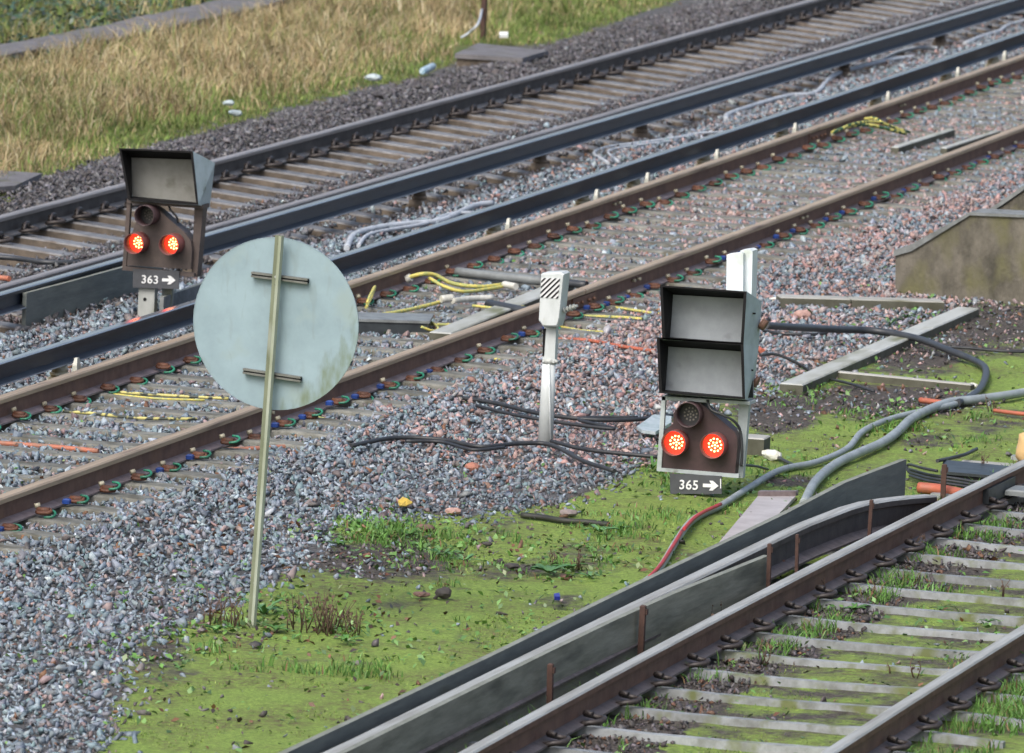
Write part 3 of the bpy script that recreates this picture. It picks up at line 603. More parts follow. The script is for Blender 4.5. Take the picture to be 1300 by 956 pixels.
# ------------------------------------------------------------ shunt signals
def quadF(pts, X): return [F(a, b, X) for a, b in pts]
def digits(parent, txt, p0, p1, X, z_align_h, mname='number'):
    cu = bpy.data.curves.new(mname, 'FONT'); cu.body = txt; cu.size = 1; cu.extrude = .004; cu.offset = .012; cu.space_character = 1.08
    tmp = bpy.data.objects.new('tmp', cu); COL.objects.link(tmp); dg = bpy.context.evaluated_depsgraph_get()
    me = bpy.data.meshes.new_from_object(tmp.evaluated_get(dg)); bpy.data.objects.remove(tmp)
    co_ = np.array([v.co[:] for v in me.vertices]); mn = co_.min(0); mx = co_.max(0)
    sx = (p1.y-p0.y)/(mx[0]-mn[0]); h = z_align_h; sz_ = h/(mx[1]-mn[1])
    for v in me.vertices:
        u = (v.co.x-mn[0]); q = (v.co.y-mn[1]); v.co = Vector((X-v.co.z*1.0-.002, p0.y+u*sx, p0.z+q*sz_+(p1.z-p0.z)*u/(mx[0]-mn[0])))-parent_loc(parent)
    me.materials.clear(); me.materials.append(M['white']); o = bpy.data.objects.new(mname, me); COL.objects.link(o); o.parent = parent; return o
def parent_loc(o):
    v = Vector((0, 0, 0))
    while o is not None: v += o.location; o = o.parent
    return v
def child(mb, name, mats, parent):
    o = mb.build(name, mats); off = parent_loc(parent)
    for v in o.data.vertices: v.co = v.co-off
    o.parent = parent; return o
def hood(root, fr, sc, ob, X, ds, db, facem, outm):
    a = quadF(fr, X); s = quadF(sc, X+ds); o = quadF(ob, X+db); c = sum(a, Vector())/4
    inn = [p+(c-p)*.05 for p in a]; mb = MB()
    mb.loft([o, a, inn], 0, False, False); mb.loft([inn, s], 1, False, False)
    mb.add(o, [(0, 1, 2, 3)], 0); h = child(mb, 'route_indicator', [outm, M['black']], root)
    # front rim, black
    mb = MB()
    for i in range(4):
        p, q = a[i], a[(i+1) % 4]; d = Vector((-.004, 0, 0)); ci = (c-p).normalized()*.02; cj = (c-q).normalized()*.02
        mb.hexa([p, q, q+cj, p+ci, p+d, q+d, q+cj+d, p+ci+d], 0)
    child(mb, 'hood_rim', [M['black']], h)
    s2 = [p+Vector((-.012, 0, 0)) for p in s]; mb = MB(); mb.prism(s2, (.01, 0, 0)); child(mb, 'screen', [facem], h)
    return h
def lamp(root, pc, rpx, pl, Xf, ln, lit, plate_x):
    c = F(*pc, Xf); s = FPX/math.hypot(Xf, c.y); r = rpx/s; n = 24; mb = MB()
    ci = lambda R, X, dz=0: [Vector((X, c.y+R*math.cos(2*math.pi*k/n), c.z+dz+R*math.sin(2*math.pi*k/n))) for k in range(n)]
    mb.loft([ci(r, Xf+ln+.02), ci(r, Xf), ci(r*.93, Xf), ci(r*.93, Xf+ln)], 0, False, True)
    t = child(mb, 'lamp', [M['tube'] if lit else M['maroon']], root)
    mb = MB(); mb.prism(ci(r*.93, Xf+ln-.006), (.006, 0, 0)); 
    L_ = child(mb, 'lens', [M['lens_red'] if lit else M['lens_off']], t)
    if lit and False: pass
    mb = MB(); rd = r*.52
    for ring_, cnt in ((0, 1), (.45, 5), (.95, 11)):
        for k in range(cnt):
            a_ = 2*math.pi*k/cnt+ring_*2; q = Vector((Xf+ln-.009, c.y+rd*ring_*math.cos(a_), c.z+rd*ring_*math.sin(a_))); rr = rd*.15
            mb.prism([q+Vector((0, rr*math.cos(a), rr*math.sin(a))) for a in np.linspace(0, 2*math.pi, 7)[:-1]], (.003, 0, 0))
    child(mb, 'led_cluster', [M['led'] if lit else M['dot_off']], t)
    return t
def arrow(root, x0, x1, yc, dpx, X):
    a = F(x0, yc-dpx*.5, X); b = F(x1, yc+dpx*.5, X); L_ = a.y-b.y; pts = [(0, .12), (.52, .12), (.40, .34), (.62, .34), (1, 0), (.62, -.34), (.40, -.34), (.52, -.12), (0, -.12)]
    mb = MB(); mb.prism([Vector((X-.005, a.y-u*L_, a.z+(b.z-a.z)*u+v*L_*.9)) for u, v in pts], (.003, 0, 0)); child(mb, 'arrow', [M['white']], root)

# --- 365
X5 = G(890, 628).x; b5 = G(890, 628)
s5 = empty('shunt_signal', b5, 'shunt signal numbered 365 with two stacked grey route indicators and two lit red lamps', 'signal')
hood(s5, [(838, 362), (948, 370), (944, 437), (841, 431)], [(855, 374), (960, 380), (957, 440), (851, 428)], [(852, 373), (967, 383), (963, 443), (852, 438)], X5-.12, .22, .30, M['screen'], M['hood'])
hood(s5, [(834, 428), (944, 436), (946, 507), (837, 499)], [(849, 440), (956, 447), (957, 505), (845, 495)], [(850, 440), (963, 442.5), (955, 510), (848, 500)], X5-.12, .22, .29, M['screen'], M['hood'])
HP = [(863, 513.5), (877.6, 510), (889, 512), (897, 518), (915, 533), (933, 549), (936, 556), (936, 568), (933, 602), (837, 597), (839, 560), (841, 549), (854.5, 538), (855, 525)]
mb = MB(); mb.prism(quadF(HP, X5-.02), (.12, 0, 0)); hs5 = child(mb, 'lamp_housing', [M['maroon']], s5)
lamp(s5, (873, 527), 16.5, 0, X5-.11, .075, False, X5); lamp(s5, (855, 563), 16.5, 0, X5-.11, .075, True, X5); lamp(s5, (904, 566.5), 16.5, 0, X5-.11, .075, True, X5)
mb = MB()
mb.prism(quadF([(840, 503), (845, 503.5), (839.5, 594), (938, 602), (937.5, 607), (833.5, 598)], X5-.03), (.03, 0, 0))
mb.prism(quadF([(938, 511), (951, 512), (943, 607), (934, 606)], X5+.06), (.05, 0, 0)); mb.prism(quadF([(840, 503), (952, 510), (952, 514), (840, 508)], X5-.03), (.14, 0, 0))
mb.prism(quadF([(870, 600), (905, 602), (900, 660), (872, 658)], X5+.06), (.06, 0, 0))
child(mb, 'frame', [M['galv_clean']], s5)
mb = MB(); mb.prism(quadF([(850, 601), (916, 604.5), (916, 627), (851, 627)], X5-.045), (.008, 0, 0)); p5 = child(mb, 'number_plate', [M['plate']], s5)
digits(p5, '365', F(862.7, 621, X5-.045), F(886, 622, X5-.045), X5-.045, .058); arrow(p5, 892.6, 912.5, 616.5, 0.8, X5-.045)
mb = MB(); mb.prism(quadF([(914.2, 608), (915.4, 608), (915.4, 620), (914.2, 620)], X5-.048), (.003, 0, 0)); child(mb, 'white_mark', [M['white']], p5)
mb = MB(); mb.tube(smooth_path([F(898, 508, X5-.04), F(903, 520, X5-.06), F(918, 527, X5-.06), F(932, 535, X5-.03), F(940, 548, X5), F(942, 575, X5), F(941, 592, X5)]), .009, 6); child(mb, 'cable', [M['black_cable']], s5)
mb = MB(); mb.tube([F(966, 410, X5+.16), F(972, 414, X5+.16)], .035, 10); mb.tube([F(958, 484, X5+.16), F(962, 486, X5+.16)], .035, 10); child(mb, 'cable_gland', [M['rust']], s5)
mb = MB()
for a, b in [(953, 385), (958, 398), (952, 420), (950, 452), (955, 470), (949, 492)]: q = F(a, b, X5+.02); mb.tube([q+Vector((0, .02, 0)), q+Vector((0, -.006, 0))], .006, 6)
child(mb, 'bolt', [M['black']], s5)

# --- 363
X3 = G(188, 403).x; b3 = G(188, 403)
s3 = empty('shunt_signal', b3, 'shunt signal numbered 363 with one grey route indicator and two lit red lamps', 'signal')
hood(s3, [(151, 188), (245, 192), (252, 260), (163, 254)], [(167, 200), (254, 203), (262, 258), (168, 249)], [(168, 198), (273, 207), (266, 265), (172, 258)], X3-.12, .24, .30, M['screen_brown'], M['hood'])
HP = [(173, 269), (179, 263), (186, 261.5), (196, 263), (202, 267), (218, 281), (234.6, 295.5), (242, 306), (243.7, 318), (242, 342), (161, 337), (162.7, 314), (167, 297), (173, 282)]
mb = MB(); mb.prism(quadF(HP, X3-.02), (.12, 0, 0)); child(mb, 'lamp_housing', [M['brown_house']], s3)
lamp(s3, (183, 274), 13.5, 0, X3-.16, .13, False, X3); lamp(s3, (169.5, 309.5), 13.5, 0, X3-.16, .13, True, X3); lamp(s3, (214, 311), 13.5, 0, X3-.16, .13, True, X3)
mb = MB()
mb.prism(quadF([(161, 255), (166, 255.5), (160, 338), (246, 347), (246, 352), (155, 343)], X3-.02), (.04, 0, 0))
mb.prism(quadF([(247, 260), (258, 261), (250, 352), (243, 350)], X3+.03), (.1, 0, 0)); mb.prism(quadF([(161, 253), (258, 260), (258, 265), (161, 258)], X3-.03), (.14, 0, 0))
child(mb, 'frame', [M['brown_house']], s3)
mb = MB(); mb.prism(quadF([(176.5, 350), (197, 351), (195, 405), (174.5, 405)], X3+.0), (.07, 0, 0)); mb.prism(quadF([(207, 350), (220, 351), (216, 404), (203, 404)], X3+.12), (.05, 0, 0)); child(mb, 'post', [M['galv']], s3)
mb = MB(); q = F(184, 380, X3); mb.tube([q+Vector((-.003, 0, 0)), q+Vector((.01, 0, 0))], .013, 10); child(mb, 'bolt_hole', [M['black']], s3)
mb = MB(); mb.prism(quadF([(168.7, 341.5), (227.5, 344), (227, 367), (168.7, 365)], X3-.035), (.008, 0, 0)); p3 = child(mb, 'number_plate', [M['plate']], s3)
digits(p3, '363', F(180, 359.5, X3-.035), F(200.6, 360.5, X3-.035), X3-.035, .058); arrow(p3, 206, 223, 355.5, 0.6, X3-.035)
mb = MB(); mb.tube(smooth_path([F(214, 258, X3), F(216, 266, X3-.02), F(224, 275, X3-.02), F(226, 283, X3)]), .008, 6); child(mb, 'cable', [M['black_cable']], s3)
mb = MB(); mb.prism(quadF([(250, 213), (254, 213.5), (256, 228), (250.5, 231)], X3-.04), (.03, 0, 0)); child(mb, 'hinge', [M['galv_clean']], s3)

# ------------------------------------------------------------ round sign seen from the back
bd = G(318, 792); XD = bd.x
ds = empty('round_sign', bd, 'large round pale grey sign plate seen from the back on a thin greenish pole', 'sign')
cD = F(350, 411, XD+.06); sD = FPX/math.hypot(XD, cD.y); rD = 111/sD
MD = mat('disc_back', (.275, .375, .415), (.22, .305, .34), 3, .5, .65, bump=.03, c3=(.26, .34, .345), scale3=4, t3=.56)
n = MD.node_tree.nodes; L = MD.node_tree.links; bsdf = n['Principled BSDF']; src = bsdf.inputs['Base Color'].links[0].from_socket   # algae creeping in from the lower right rim
gm = n.new('ShaderNodeTexCoord'); sx = n.new('ShaderNodeSeparateXYZ'); L.new(gm.outputs['Object'], sx.inputs[0])
def mth(op, a, b=None):
    q = n.new('ShaderNodeMath'); q.operation = op
    for i, v in enumerate((a, b)):
        if v is None: continue
        if isinstance(v, (int, float)): q.inputs[i].default_value = v
        else: L.new(v, q.inputs[i])
    return q.outputs[0]
yy = mth('SUBTRACT', sx.outputs['Y'], cD.y-bd.y); zz = mth('SUBTRACT', sx.outputs['Z'], cD.z-bd.z)
rad = mth('SQRT', mth('ADD', mth('MULTIPLY', yy, yy), mth('MULTIPLY', zz, zz)))
dirn = mth('MULTIPLY', mth('ADD', mth('MULTIPLY', yy, -.72), mth('MULTIPLY', zz, -.62)), 1.0)
nn = n.new('ShaderNodeTexNoise'); nn.inputs['Scale'].default_value = 14; nn.inputs['Detail'].default_value = 8
mpp = n.new('ShaderNodeMapping'); mpp.inputs['Scale'].default_value = (1, 1.6, .55); L.new(gm.outputs['Object'], mpp.inputs[0]); L.new(mpp.outputs[0], nn.inputs['Vector'])
sc_ = mth('ADD', mth('MULTIPLY', dirn, 1.0), mth('ADD', mth('MULTIPLY', rad, .45), mth('MULTIPLY', nn.outputs[0], .62)))
r_ = n.new('ShaderNodeMapRange'); r_.inputs[1].default_value = .80; r_.inputs[2].default_value = 1.0; r_.inputs[4].default_value = .85; L.new(sc_, r_.inputs[0])
mxx = n.new('ShaderNodeMix'); mxx.data_type = 'RGBA'; L.new(r_.outputs[0], mxx.inputs[0]); L.new(src, mxx.inputs[6]); mxx.inputs[7].default_value = (.13, .17, .09, 1)
n2_ = n.new('ShaderNodeTexNoise'); n2_.inputs['Scale'].default_value = 9; n2_.inputs['Detail'].default_value = 10; n2_.inputs['Distortion'].default_value = 1.2; L.new(mpp.outputs[0], n2_.inputs['Vector'])
r2_ = n.new('ShaderNodeMapRange'); r2_.inputs[1].default_value = .58; r2_.inputs[2].default_value = .68; r2_.inputs[4].default_value = .35; L.new(n2_.outputs[0], r2_.inputs[0])
mx3 = n.new('ShaderNodeMix'); mx3.data_type = 'RGBA'; L.new(r2_.outputs[0], mx3.inputs[0]); L.new(mxx.outputs[2], mx3.inputs[6]); mx3.inputs[7].default_value = (.20, .255, .25, 1)
L.new(mx3.outputs[2], bsdf.inputs['Base Color'])
mb = MB(); ring = lambda R, X: [Vector((X, cD.y+R*math.cos(2*math.pi*k/72), cD.z+R*math.sin(2*math.pi*k/72))) for k in range(72)]
mb.prism(ring(rD*.992, XD+.06), (.003, 0, 0)); mb.loft([ring(rD*.992, XD+.0585), ring(rD, XD+.0585), ring(rD, XD+.066), ring(rD*.992, XD+.066)], 0, False); child(mb, 'disc', [MD], ds)
t0, t1 = F(355.5, 299, XD), F(318.5, 815, XD)
mb = MB(); dr = (t1-t0); wv = Vector((0, -1, 0)); hw = 5.6/sD
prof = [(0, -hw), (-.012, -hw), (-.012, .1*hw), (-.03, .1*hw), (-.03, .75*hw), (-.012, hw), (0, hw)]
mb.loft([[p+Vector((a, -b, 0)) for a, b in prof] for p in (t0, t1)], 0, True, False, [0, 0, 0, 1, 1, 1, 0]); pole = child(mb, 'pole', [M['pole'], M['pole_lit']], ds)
for (xa, ya, xb, yb) in [(318.5, 348.5, 390, 357.5), (308, 471, 381, 482)]:
    mb = MB(); a, b = F(xa, ya, XD+.02), F(xb, yb, XD+.02)
    for dz in (.009, -.009): mb.hexa([a+Vector((0, 0, dz-.005)), b+Vector((0, 0, dz-.005)), b+Vector((.034, 0, dz-.005)), a+Vector((.034, 0, dz-.005)), a+Vector((0, 0, dz+.005)), b+Vector((0, 0, dz+.005)), b+Vector((.034, 0, dz+.005)), a+Vector((.034, 0, dz+.005))], 0)
    mb.hexa([a+Vector((.012, 0, -.009)), b+Vector((.012, 0, -.009)), b+Vector((.034, 0, -.009)), a+Vector((.034, 0, -.009)), a+Vector((.012, 0, .009)), b+Vector((.012, 0, .009)), b+Vector((.034, 0, .009)), a+Vector((.034, 0, .009))], 1)
    child(mb, 'bracket', [M['stake_grey'], M['black']], ds)
for (a, b) in [(350.5, 351.5), (344, 475), (337, 560), (324, 740)]:
    mb = MB(); q = F(a, b, XD-.012); mb.tube([q, q+Vector((-.008, 0, 0))], .008, 6); child(mb, 'bolt', [M['galv']], ds)
for (a, b) in [(350.3, 361.5), (354, 310), (341, 520)]:
    mb = MB(); q = F(a, b, XD-.012); mb.tube([q, q+Vector((-.001, 0, 0))], .006, 8); child(mb, 'bolt_hole', [M['black']], ds)

# ------------------------------------------------------------ striped marker post
bm_ = G(691, 566); XM = bm_.x
mp_ = empty('marker_post', bm_, 'grey metal post with a black and white diagonal striped plate on its head', 'marker post')
mb = MB()
fr = [(687, 348), (690, 346.3), (713, 345.5), (716.5, 348), (710.5, 405), (707.5, 415), (690, 415), (684, 407)]
a = quadF(fr, XM-.06); c = sum(a, Vector())/8; inn = [p+(c-p)*.06+Vector((-.012, 0, 0)) for p in a]; bk = [p+Vector((.13, 0, 0)) for p in a]
mb.loft([bk, a, inn], 0, True, False); child(mb, 'head', [M['pale_galv']], mp_)
sq = [(687.6, 353), (711, 353.5), (708.7, 379), (686, 377.5)]
P0 = quadF(sq, XM-.074)
mb = MB(); mb.prism(P0, (.003, 0, 0)); pl = child(mb, 'striped_plate', [M['white']], mp_)
mb = MB()
def bil(u, v): return P0[0]*(1-u)*(1-v)+P0[1]*u*(1-v)+P0[2]*u*v+P0[3]*(1-u)*v+Vector((-.003, 0, 0))
def clip_stripe(d, wd):      # band d < u+v*1.05 < d+wd clipped to the square
    poly = [(0, 0), (1, 0), (1, 1), (0, 1)]
    for sgn, lim in ((1, d), (-1, -(d+wd))):
        out = []
        for i in range(len(poly)):
            p, q = poly[i], poly[(i+1) % len(poly)]; fp = sgn*(p[0]+p[1])-lim; fq = sgn*(q[0]+q[1])-lim
            if fp >= 0: out.append(p)
            if fp*fq < 0: t = fp/(fp-fq); out.append((p[0]+(q[0]-p[0])*t, p[1]+(q[1]-p[1])*t))
        poly = out
        if not poly: return []
    return poly
for k in range(7):
    pg = clip_stripe(.14+k*.285, .115)
    if len(pg) > 2: mb.prism([bil(u, v) for u, v in pg], (.002, 0, 0))
child(mb, 'stripe', [M['black']], pl)
mb = MB()
def rr(pts, X): return quadF(pts, X)
mb.loft([[F(691, 414, XM), F(706, 414.5, XM), F(706, 414.5, XM)+Vector((.06, 0, 0)), F(691, 414, XM)+Vector((.06, 0, 0))], [F(688.5, 460, XM), F(704, 461, XM), F(704, 461, XM)+Vector((.06, 0, 0)), F(688.5, 460, XM)+Vector((.06, 0, 0))]], 0)
mb.prism(quadF([(689.5, 417), (693, 417), (690.5, 452), (688.5, 452)], XM-.004), (.004, 0, 0), 1)
child(mb, 'shaft', [M['pale_galv'], M['black']], mp_)
mb = MB(); n_ = 14
def cyl(pc, rpx, X): c = F(*pc, X); r = rpx/(FPX/math.hypot(X, c.y)); return [Vector((X+.03+r*.9*math.sin(2*math.pi*k/n_), c.y+r*math.cos(2*math.pi*k/n_), c.z)) for k in range(n_)]
mb.loft([cyl((695.5, 459), 8.8, XM), cyl((693.5, 500), 9.4, XM), cyl((690.5, 570), 10.2, XM)], 0, True, True)
a, b = F(697, 462, XM-.01), F(699, 566, XM-.02); mb.tube([a, b], .006, 5, 0); child(mb, 'sleeve', [M['pale_galv']], mp_)
mb = MB(); mb.loft([cyl((696, 456), 9, XM), cyl((695.6, 462), 9.4, XM)], 0, True, True); mb.tube([F(704, 458, XM-.02), F(708, 460, XM-.02)], .012, 6); child(mb, 'clamp', [M['galv']], mp_)
mb = MB()
for k in range(4): mb.tube([F(716+k*4, 394-k*1.4, XM+.0), F(718+k*4, 393.4-k*1.4, XM+.0)], .022-.003*(k % 2), 8)
mb.tube([F(708, 397, XM+.02), F(733, 388, XM+.0)], .011, 6); child(mb, 'cable_gland', [M['galv']], mp_)

# ------------------------------------------------------------ white post behind 365
Xw = X5+.22
mb = MB(); mb.prism(quadF([(922.5, 323.5), (926, 322), (941, 320), (943.5, 322), (943, 430), (921.5, 430)], Xw), (.04, 0, 0)); mb.prism(quadF([(940, 318), (951, 316.5), (955.5, 318.5), (953, 420), (938, 420)], Xw+.045), (.12, 0, 0))
child(mb, 'rear_cover', [M['white_post']], s5)

# ------------------------------------------------------------ concrete wall, timbers, covers
XW = G(1180, 375).x
fo = [(1137, 380), (1137, 325), (1157, 318.5), (1231, 273), (1420, 281), (1420, 390)]
a = quadF(fo, XW); a[0].z = a[5].z = -.35
wl = empty('concrete_wall', (a[0].x, a[0].y, -.2), 'stained low concrete wall with a sloping grey coping at the right edge', 'wall')
mb = MB(); mb.prism(a, (.32, 0, 0)); child(mb, 'wall_block', [M['concrete']], wl)
mb = MB(); cp = quadF([(1134, 325.5), (1157, 319), (1231, 273.4), (1422, 281), (1422, 279), (1231, 269.5), (1155, 311), (1134, 318)], XW-.02); mb.prism(cp, (.37, 0, 0)); child(mb, 'coping', [M['cap']], wl)
X2w = XW+1.9; a = quadF([(1232, 300), (1262, 270), (1300, 243), (1345, 215), (1345, 330), (1232, 330)], X2w); mb = MB(); mb.prism(a, (.3, 0, 0)); 
w2 = empty('concrete_wall', (a[0].x, a[0].y, -.2), 'second concrete wall piece standing higher behind the stained wall at the right edge', 'wall'); child(mb, 'wall_block', [M['concrete']], w2)
mb = MB(); mb.prism(quadF([(1230, 299), (1261, 268), (1300, 241), (1346, 213), (1346, 208), (1299, 236), (1259, 263), (1228, 296)], X2w-.02), (.35, 0, 0)); child(mb, 'coping', [M['cap']], w2)

def beam(p, q, wid, z0, z1, mats, name, label, cat='timber', cuts=(), group=None, ends=None):
    a, b = G(*p, z1), G(*q, z1); d = (b-a).normalized(); n_ = Vector((-d.y, d.x, 0)); L_ = (b-a).length
    if n_.x < 0: n_ = -n_
    t = empty(name, (a.x, a.y, z0), label, cat, group); ed = [0]+[c*L_ for c in cuts]+[L_]
    for i in range(len(ed)-1):
        s0, s1 = ed[i]+(.004 if i else 0), ed[i+1]-.004; mb = MB(); A, B = a+d*s0, a+d*s1; dz = Vector((0, 0, z0-z1)); n2 = n_*wid
        bv = .008; up = [A+n_*bv+d*bv, B+n_*bv-d*bv, B+n2-n_*bv-d*bv, A+n2-n_*bv+d*bv]; mid = [v+Vector((0, 0, -bv)) for v in (A, B, B+n2, A+n2)]; lo = [v+dz for v in (A, B, B+n2, A+n2)]
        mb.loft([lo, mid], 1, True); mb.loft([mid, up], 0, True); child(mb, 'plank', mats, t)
    return t
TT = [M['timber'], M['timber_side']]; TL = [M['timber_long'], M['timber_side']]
beam((991, 377), (1200, 383), .19, -.26, -.135, TT, 'timber_beam', 'weathered timber beam running from behind signal 365 to the foot of the stained wall', cuts=(.43,))
beam((990, 486), (1216, 389), -.0+.16, -.26, -.15, TL, 'timber_beam', 'long pale timber plank running diagonally from signal 365 to the wall', cuts=(.42, .72))
beam((1031, 468.5), (1233, 488), .07, -.26, -.165, TT, 'timber_beam', 'thin pale timber laid in dark soil inside the loop of grey conduit')
beam((915, 553), (971, 557), .2, -.27, -.10, TT, 'timber_beam', 'short timber block end showing behind the right leg of signal 365')
beam((1131, 186), (1203, 163), .07, -.24, -.12, TL, 'timber_beam', 'left one of two short planks between the rails below the yellow and green cables')
beam((1194, 187), (1262, 165), .06, -.24, -.12, TL, 'timber_beam', 'right one of two short planks between the rails below the yellow and green cables')
beam((545, 421), (703, 357), .16, -.22, -.135, TL, 'timber_beam', 'pale green grey board lying along the sleepers left of the striped post')
def box_thing(name, pts, z0, z1, mats, label, cat, lip=0):
    a = [G(*p, z1) for p in pts]; mb = MB(); lo = [Vector((p.x, p.y, z0)) for p in a]; mb.loft([lo, a], 1, False); mb.add(a, [(0, 1, 2, 3)], 0)
    t = empty(name, (a[0].x, a[0].y, z0), label, cat); child(mb, 'body', mats, t); c = sum(a, Vector())/4
    if lip:
        mb = MB(); o = [c+(p-c)*1.05 for p in a]; mb.loft([[p+Vector((0, 0, .002)) for p in o], [p+Vector((0, 0, lip)) for p in o]], 0, True); child(mb, 'lid', mats, t)
    return t
box_thing('cable_pit', [(580, 74), (662, 79), (693, 70), (608, 61)], -.3, -.13, [M['path_c'], M['sleeper_side']], 'low concrete box with a flat grey lid at the edge of the dry grass', 'cable pit', .045)
box_thing('cable_pit', [(-60, 250), (18, 243), (50, 228), (-40, 222)], -.3, -.16, [M['path_c'], M['sleeper_side']], 'low concrete box with a grey lid at the far left edge beside the far track', 'cable pit', .05)
# bond box and steel channel between the middle rails
box_thing('junction_box', [(440, 408), (543, 411), (548, 402), (448, 400)], -.3, -.115, [M['steel_edge'], M['steel']], 'dark steel box between the middle rails just right of the round sign', 'junction box', .02)
# box and pipe at lower right
box_thing('steel_duct', [(1196, 602), (1277, 609), (1292, 597), (1200, 588)], -.32, -.16, [M['steel'], M['black']], 'dark steel duct beside the rail at the lower right', 'duct', .02)
beam((1180, 610), (1290, 618), .10, -.30, -.20, [M['white'], M['cap']], 'pale_strip', 'pale strip lying in front of the dark steel duct at lower right', 'strip')
beam((1216, 587), (1300, 593), .16, -.26, -.195, TT, 'timber_beam', 'small weathered timber half sunk in moss near the tan sack')

# metal plate leaning by guard board
beam_p = [G(903, 700, -.185), G(936, 707, -.185), G(1010, 630, -.17), G(962, 630, -.17)]
mb = MB(); mb.loft([[Vector((p.x, p.y, p.z-.02)) for p in beam_p], beam_p], 0, True)
o = mb.build('metal_sheet', [mat('pale_sheet', (.42, .40, .40), (.33, .31, .31), 5, .4, .6, bump=.1)], origin=beam_p[0]); tag(o, 'pale grey flat sheet lying on moss behind the guard board', 'sheet')
mb = MB(); a, b = beam_p[2], beam_p[3]; mb.hexa([a, b, b+Vector((.06, 0, 0)), a+Vector((.06, 0, 0)), a+Vector((0, 0, .03)), b+Vector((0, 0, .03)), b+Vector((.06, 0, .03)), a+Vector((.06, 0, .03))])
e = child(mb, 'folded_edge', [M['foot']], o)

# ------------------------------------------------------------ cable trough path at the top left
tp = [(-260, 90), (-60, 76), (0, 69), (60, 60), (75, 54), (115, 48), (180, 37), (250, 19), (330, 2), (420, -18), (520, -45)]
bt = [(-260, 106), (-60, 88), (0, 74), (75, 66), (130, 56), (200, 43), (262, 25), (350, 3), (440, -15), (540, -40)]
mb = MB(); tA = [G(a, b, -.12) for a, b in [(-260, 100), (-60, 85), (0, 72), (50, 63), (64, 63), (110, 56), (160, 46), (215, 35), (262, 24), (350, 3), (440, -16), (540, -40)]]
ct = empty('cable_trough', tA[0], 'raised grey concrete cable trough crossing the grass at the top left', 'cable trough')
for i in range(len(tA)-1):
    a, b = tA[i], tA[i+1]; n_ = Vector((0, .62, 0)); j = random.uniform(-.012, .012); k = max(1, int((b-a).length/.7))
    for q in range(k):
        p0 = a+(b-a)*(q/k)+Vector((.006, 0, j)); p1 = a+(b-a)*((q+1)/k)+Vector((-.006, 0, j)); dz = Vector((0, 0, -.05)); j2 = random.uniform(-.01, .01); p0.z += j2; p1.z += j2
        mb.hexa([p0+dz, p1+dz, p1+dz+n_, p0+dz+n_, p0, p1, p1+n_, p0+n_], 0)
child(mb, 'lids', [M['path_c']], ct)
mb = MB(); loops = [[p+Vector((0, .03, -.05)), p+Vector((0, .59, -.05)), p+Vector((0, .59, -.3)), p+Vector((0, .03, -.3))] for p in tA]; mb.loft(loops, 0); child(mb, 'trough_walls', [M['sleeper_side']], ct)

# ------------------------------------------------------------ cables, pipes
def cable(pts, r, m_, label, name='cable', cat='cable', zs=None, group=None, n=8, z=None):
    if m_ is M.get('black_cable') and z is None and pts[0][0] < 860 and 480 < pts[0][1] < 600: z = -.152; r *= 1.1
    if m_ is M.get('white_cable') and z is None: z = -.155; r *= 1.15
    P = []
    for i, p in enumerate(pts):
        zz_ = (p[2] if len(p) > 2 else (z if z is not None else -.2+r)); q = G(p[0], p[1], zz_); P.append(q)
    mb = MB(); mb.tube(smooth_path(P, 6), r, n); o = mb.build(name, [m_], origin=P[0]); return tag(o, label, cat, group)
cable([(972, 413, .02), (1000, 415, -.02), (1060, 418, -.1), (1110, 420, -.13), (1165, 430, -.14), (1205, 445, -.15), (1235, 457), (1251, 468), (1249, 485), (1238, 500), (1215, 512)], .026, M['dark_pipe'], 'thick black conduit leaving the side of signal 365 and looping to the right', 'conduit', 'conduit')
cable([(1240, 497), (1215, 512), (1180, 520), (1130, 532), (1095, 548), (1075, 570), (1035, 587), (990, 597), (950, 620), (915, 642), (880, 660), (860, 685), (835, 725), (805, 748)], .021, M['grey_pipe'], 'grey conduit running from the loop past signal 365 down to the guard board', 'conduit', 'conduit')
cable([(868, 672, -.15), (880, 659, -.15), (893, 650, -.15), (915, 640, -.15)], .011, M['red_tape'], 'short red cable lying on the grey conduit left of the pale sheet')
cable([(824, 733, -.155), (838, 718, -.155), (850, 700, -.155), (866, 674, -.155)], .011, M['red_tape'], 'red cable lying beside the grey conduit end at the guard board')
cable([(1330, 492), (1290, 500), (1240, 507), (1200, 512), (1160, 530), (1140, 548), (1120, 562), (1090, 575), (1060, 590), (1035, 612), (1020, 640)], .030, M['grey_pipe'], 'thick grey conduit coming from the right edge and dropping behind the guard board', 'conduit', 'conduit')
cable([(1195, 440), (1230, 442), (1275, 446), (1330, 447)], .010, M['black_cable'], 'thin black cable running to the right edge above the conduit loop')
cable([(965, 451, -.05), (985, 450, -.05), (1010, 460, -.1), (1040, 478), (1075, 486), (1110, 497)], .010, M['black_cable'], 'thin black cable from signal 365 over the diagonal plank')
cable([(972, 570), (990, 582), (1010, 592)], .012, M['black_cable'], 'short black cable beside the white painted stone')
cable([(1075, 416), (1040, 424), (1000, 424), (970, 420)], .012, M['black_cable'], 'thin black cable lying under the thick black conduit')
cable([(940, 590, .0), (960, 592, -.1), (975, 596)], .008, M['black_cable'], 'thin black cable tail at the foot of signal 365')
cable([(585, 505), (630, 512), (680, 524), (740, 532), (800, 533), (850, 528)], .013, M['black_cable'], 'upper black cable on the ballast behind the striped post')
cable([(605, 515), (650, 526), (690, 533), (745, 541), (780, 544), (735, 533), (760, 530), (810, 530)], .011, M['black_cable'], 'black cable with a small loop right of the striped post')
cable([(445, 566), (500, 556), (560, 558), (610, 567), (660, 563), (700, 565), (740, 585), (780, 598)], .013, M['black_cable'], 'long black cable passing the foot of the striped post')
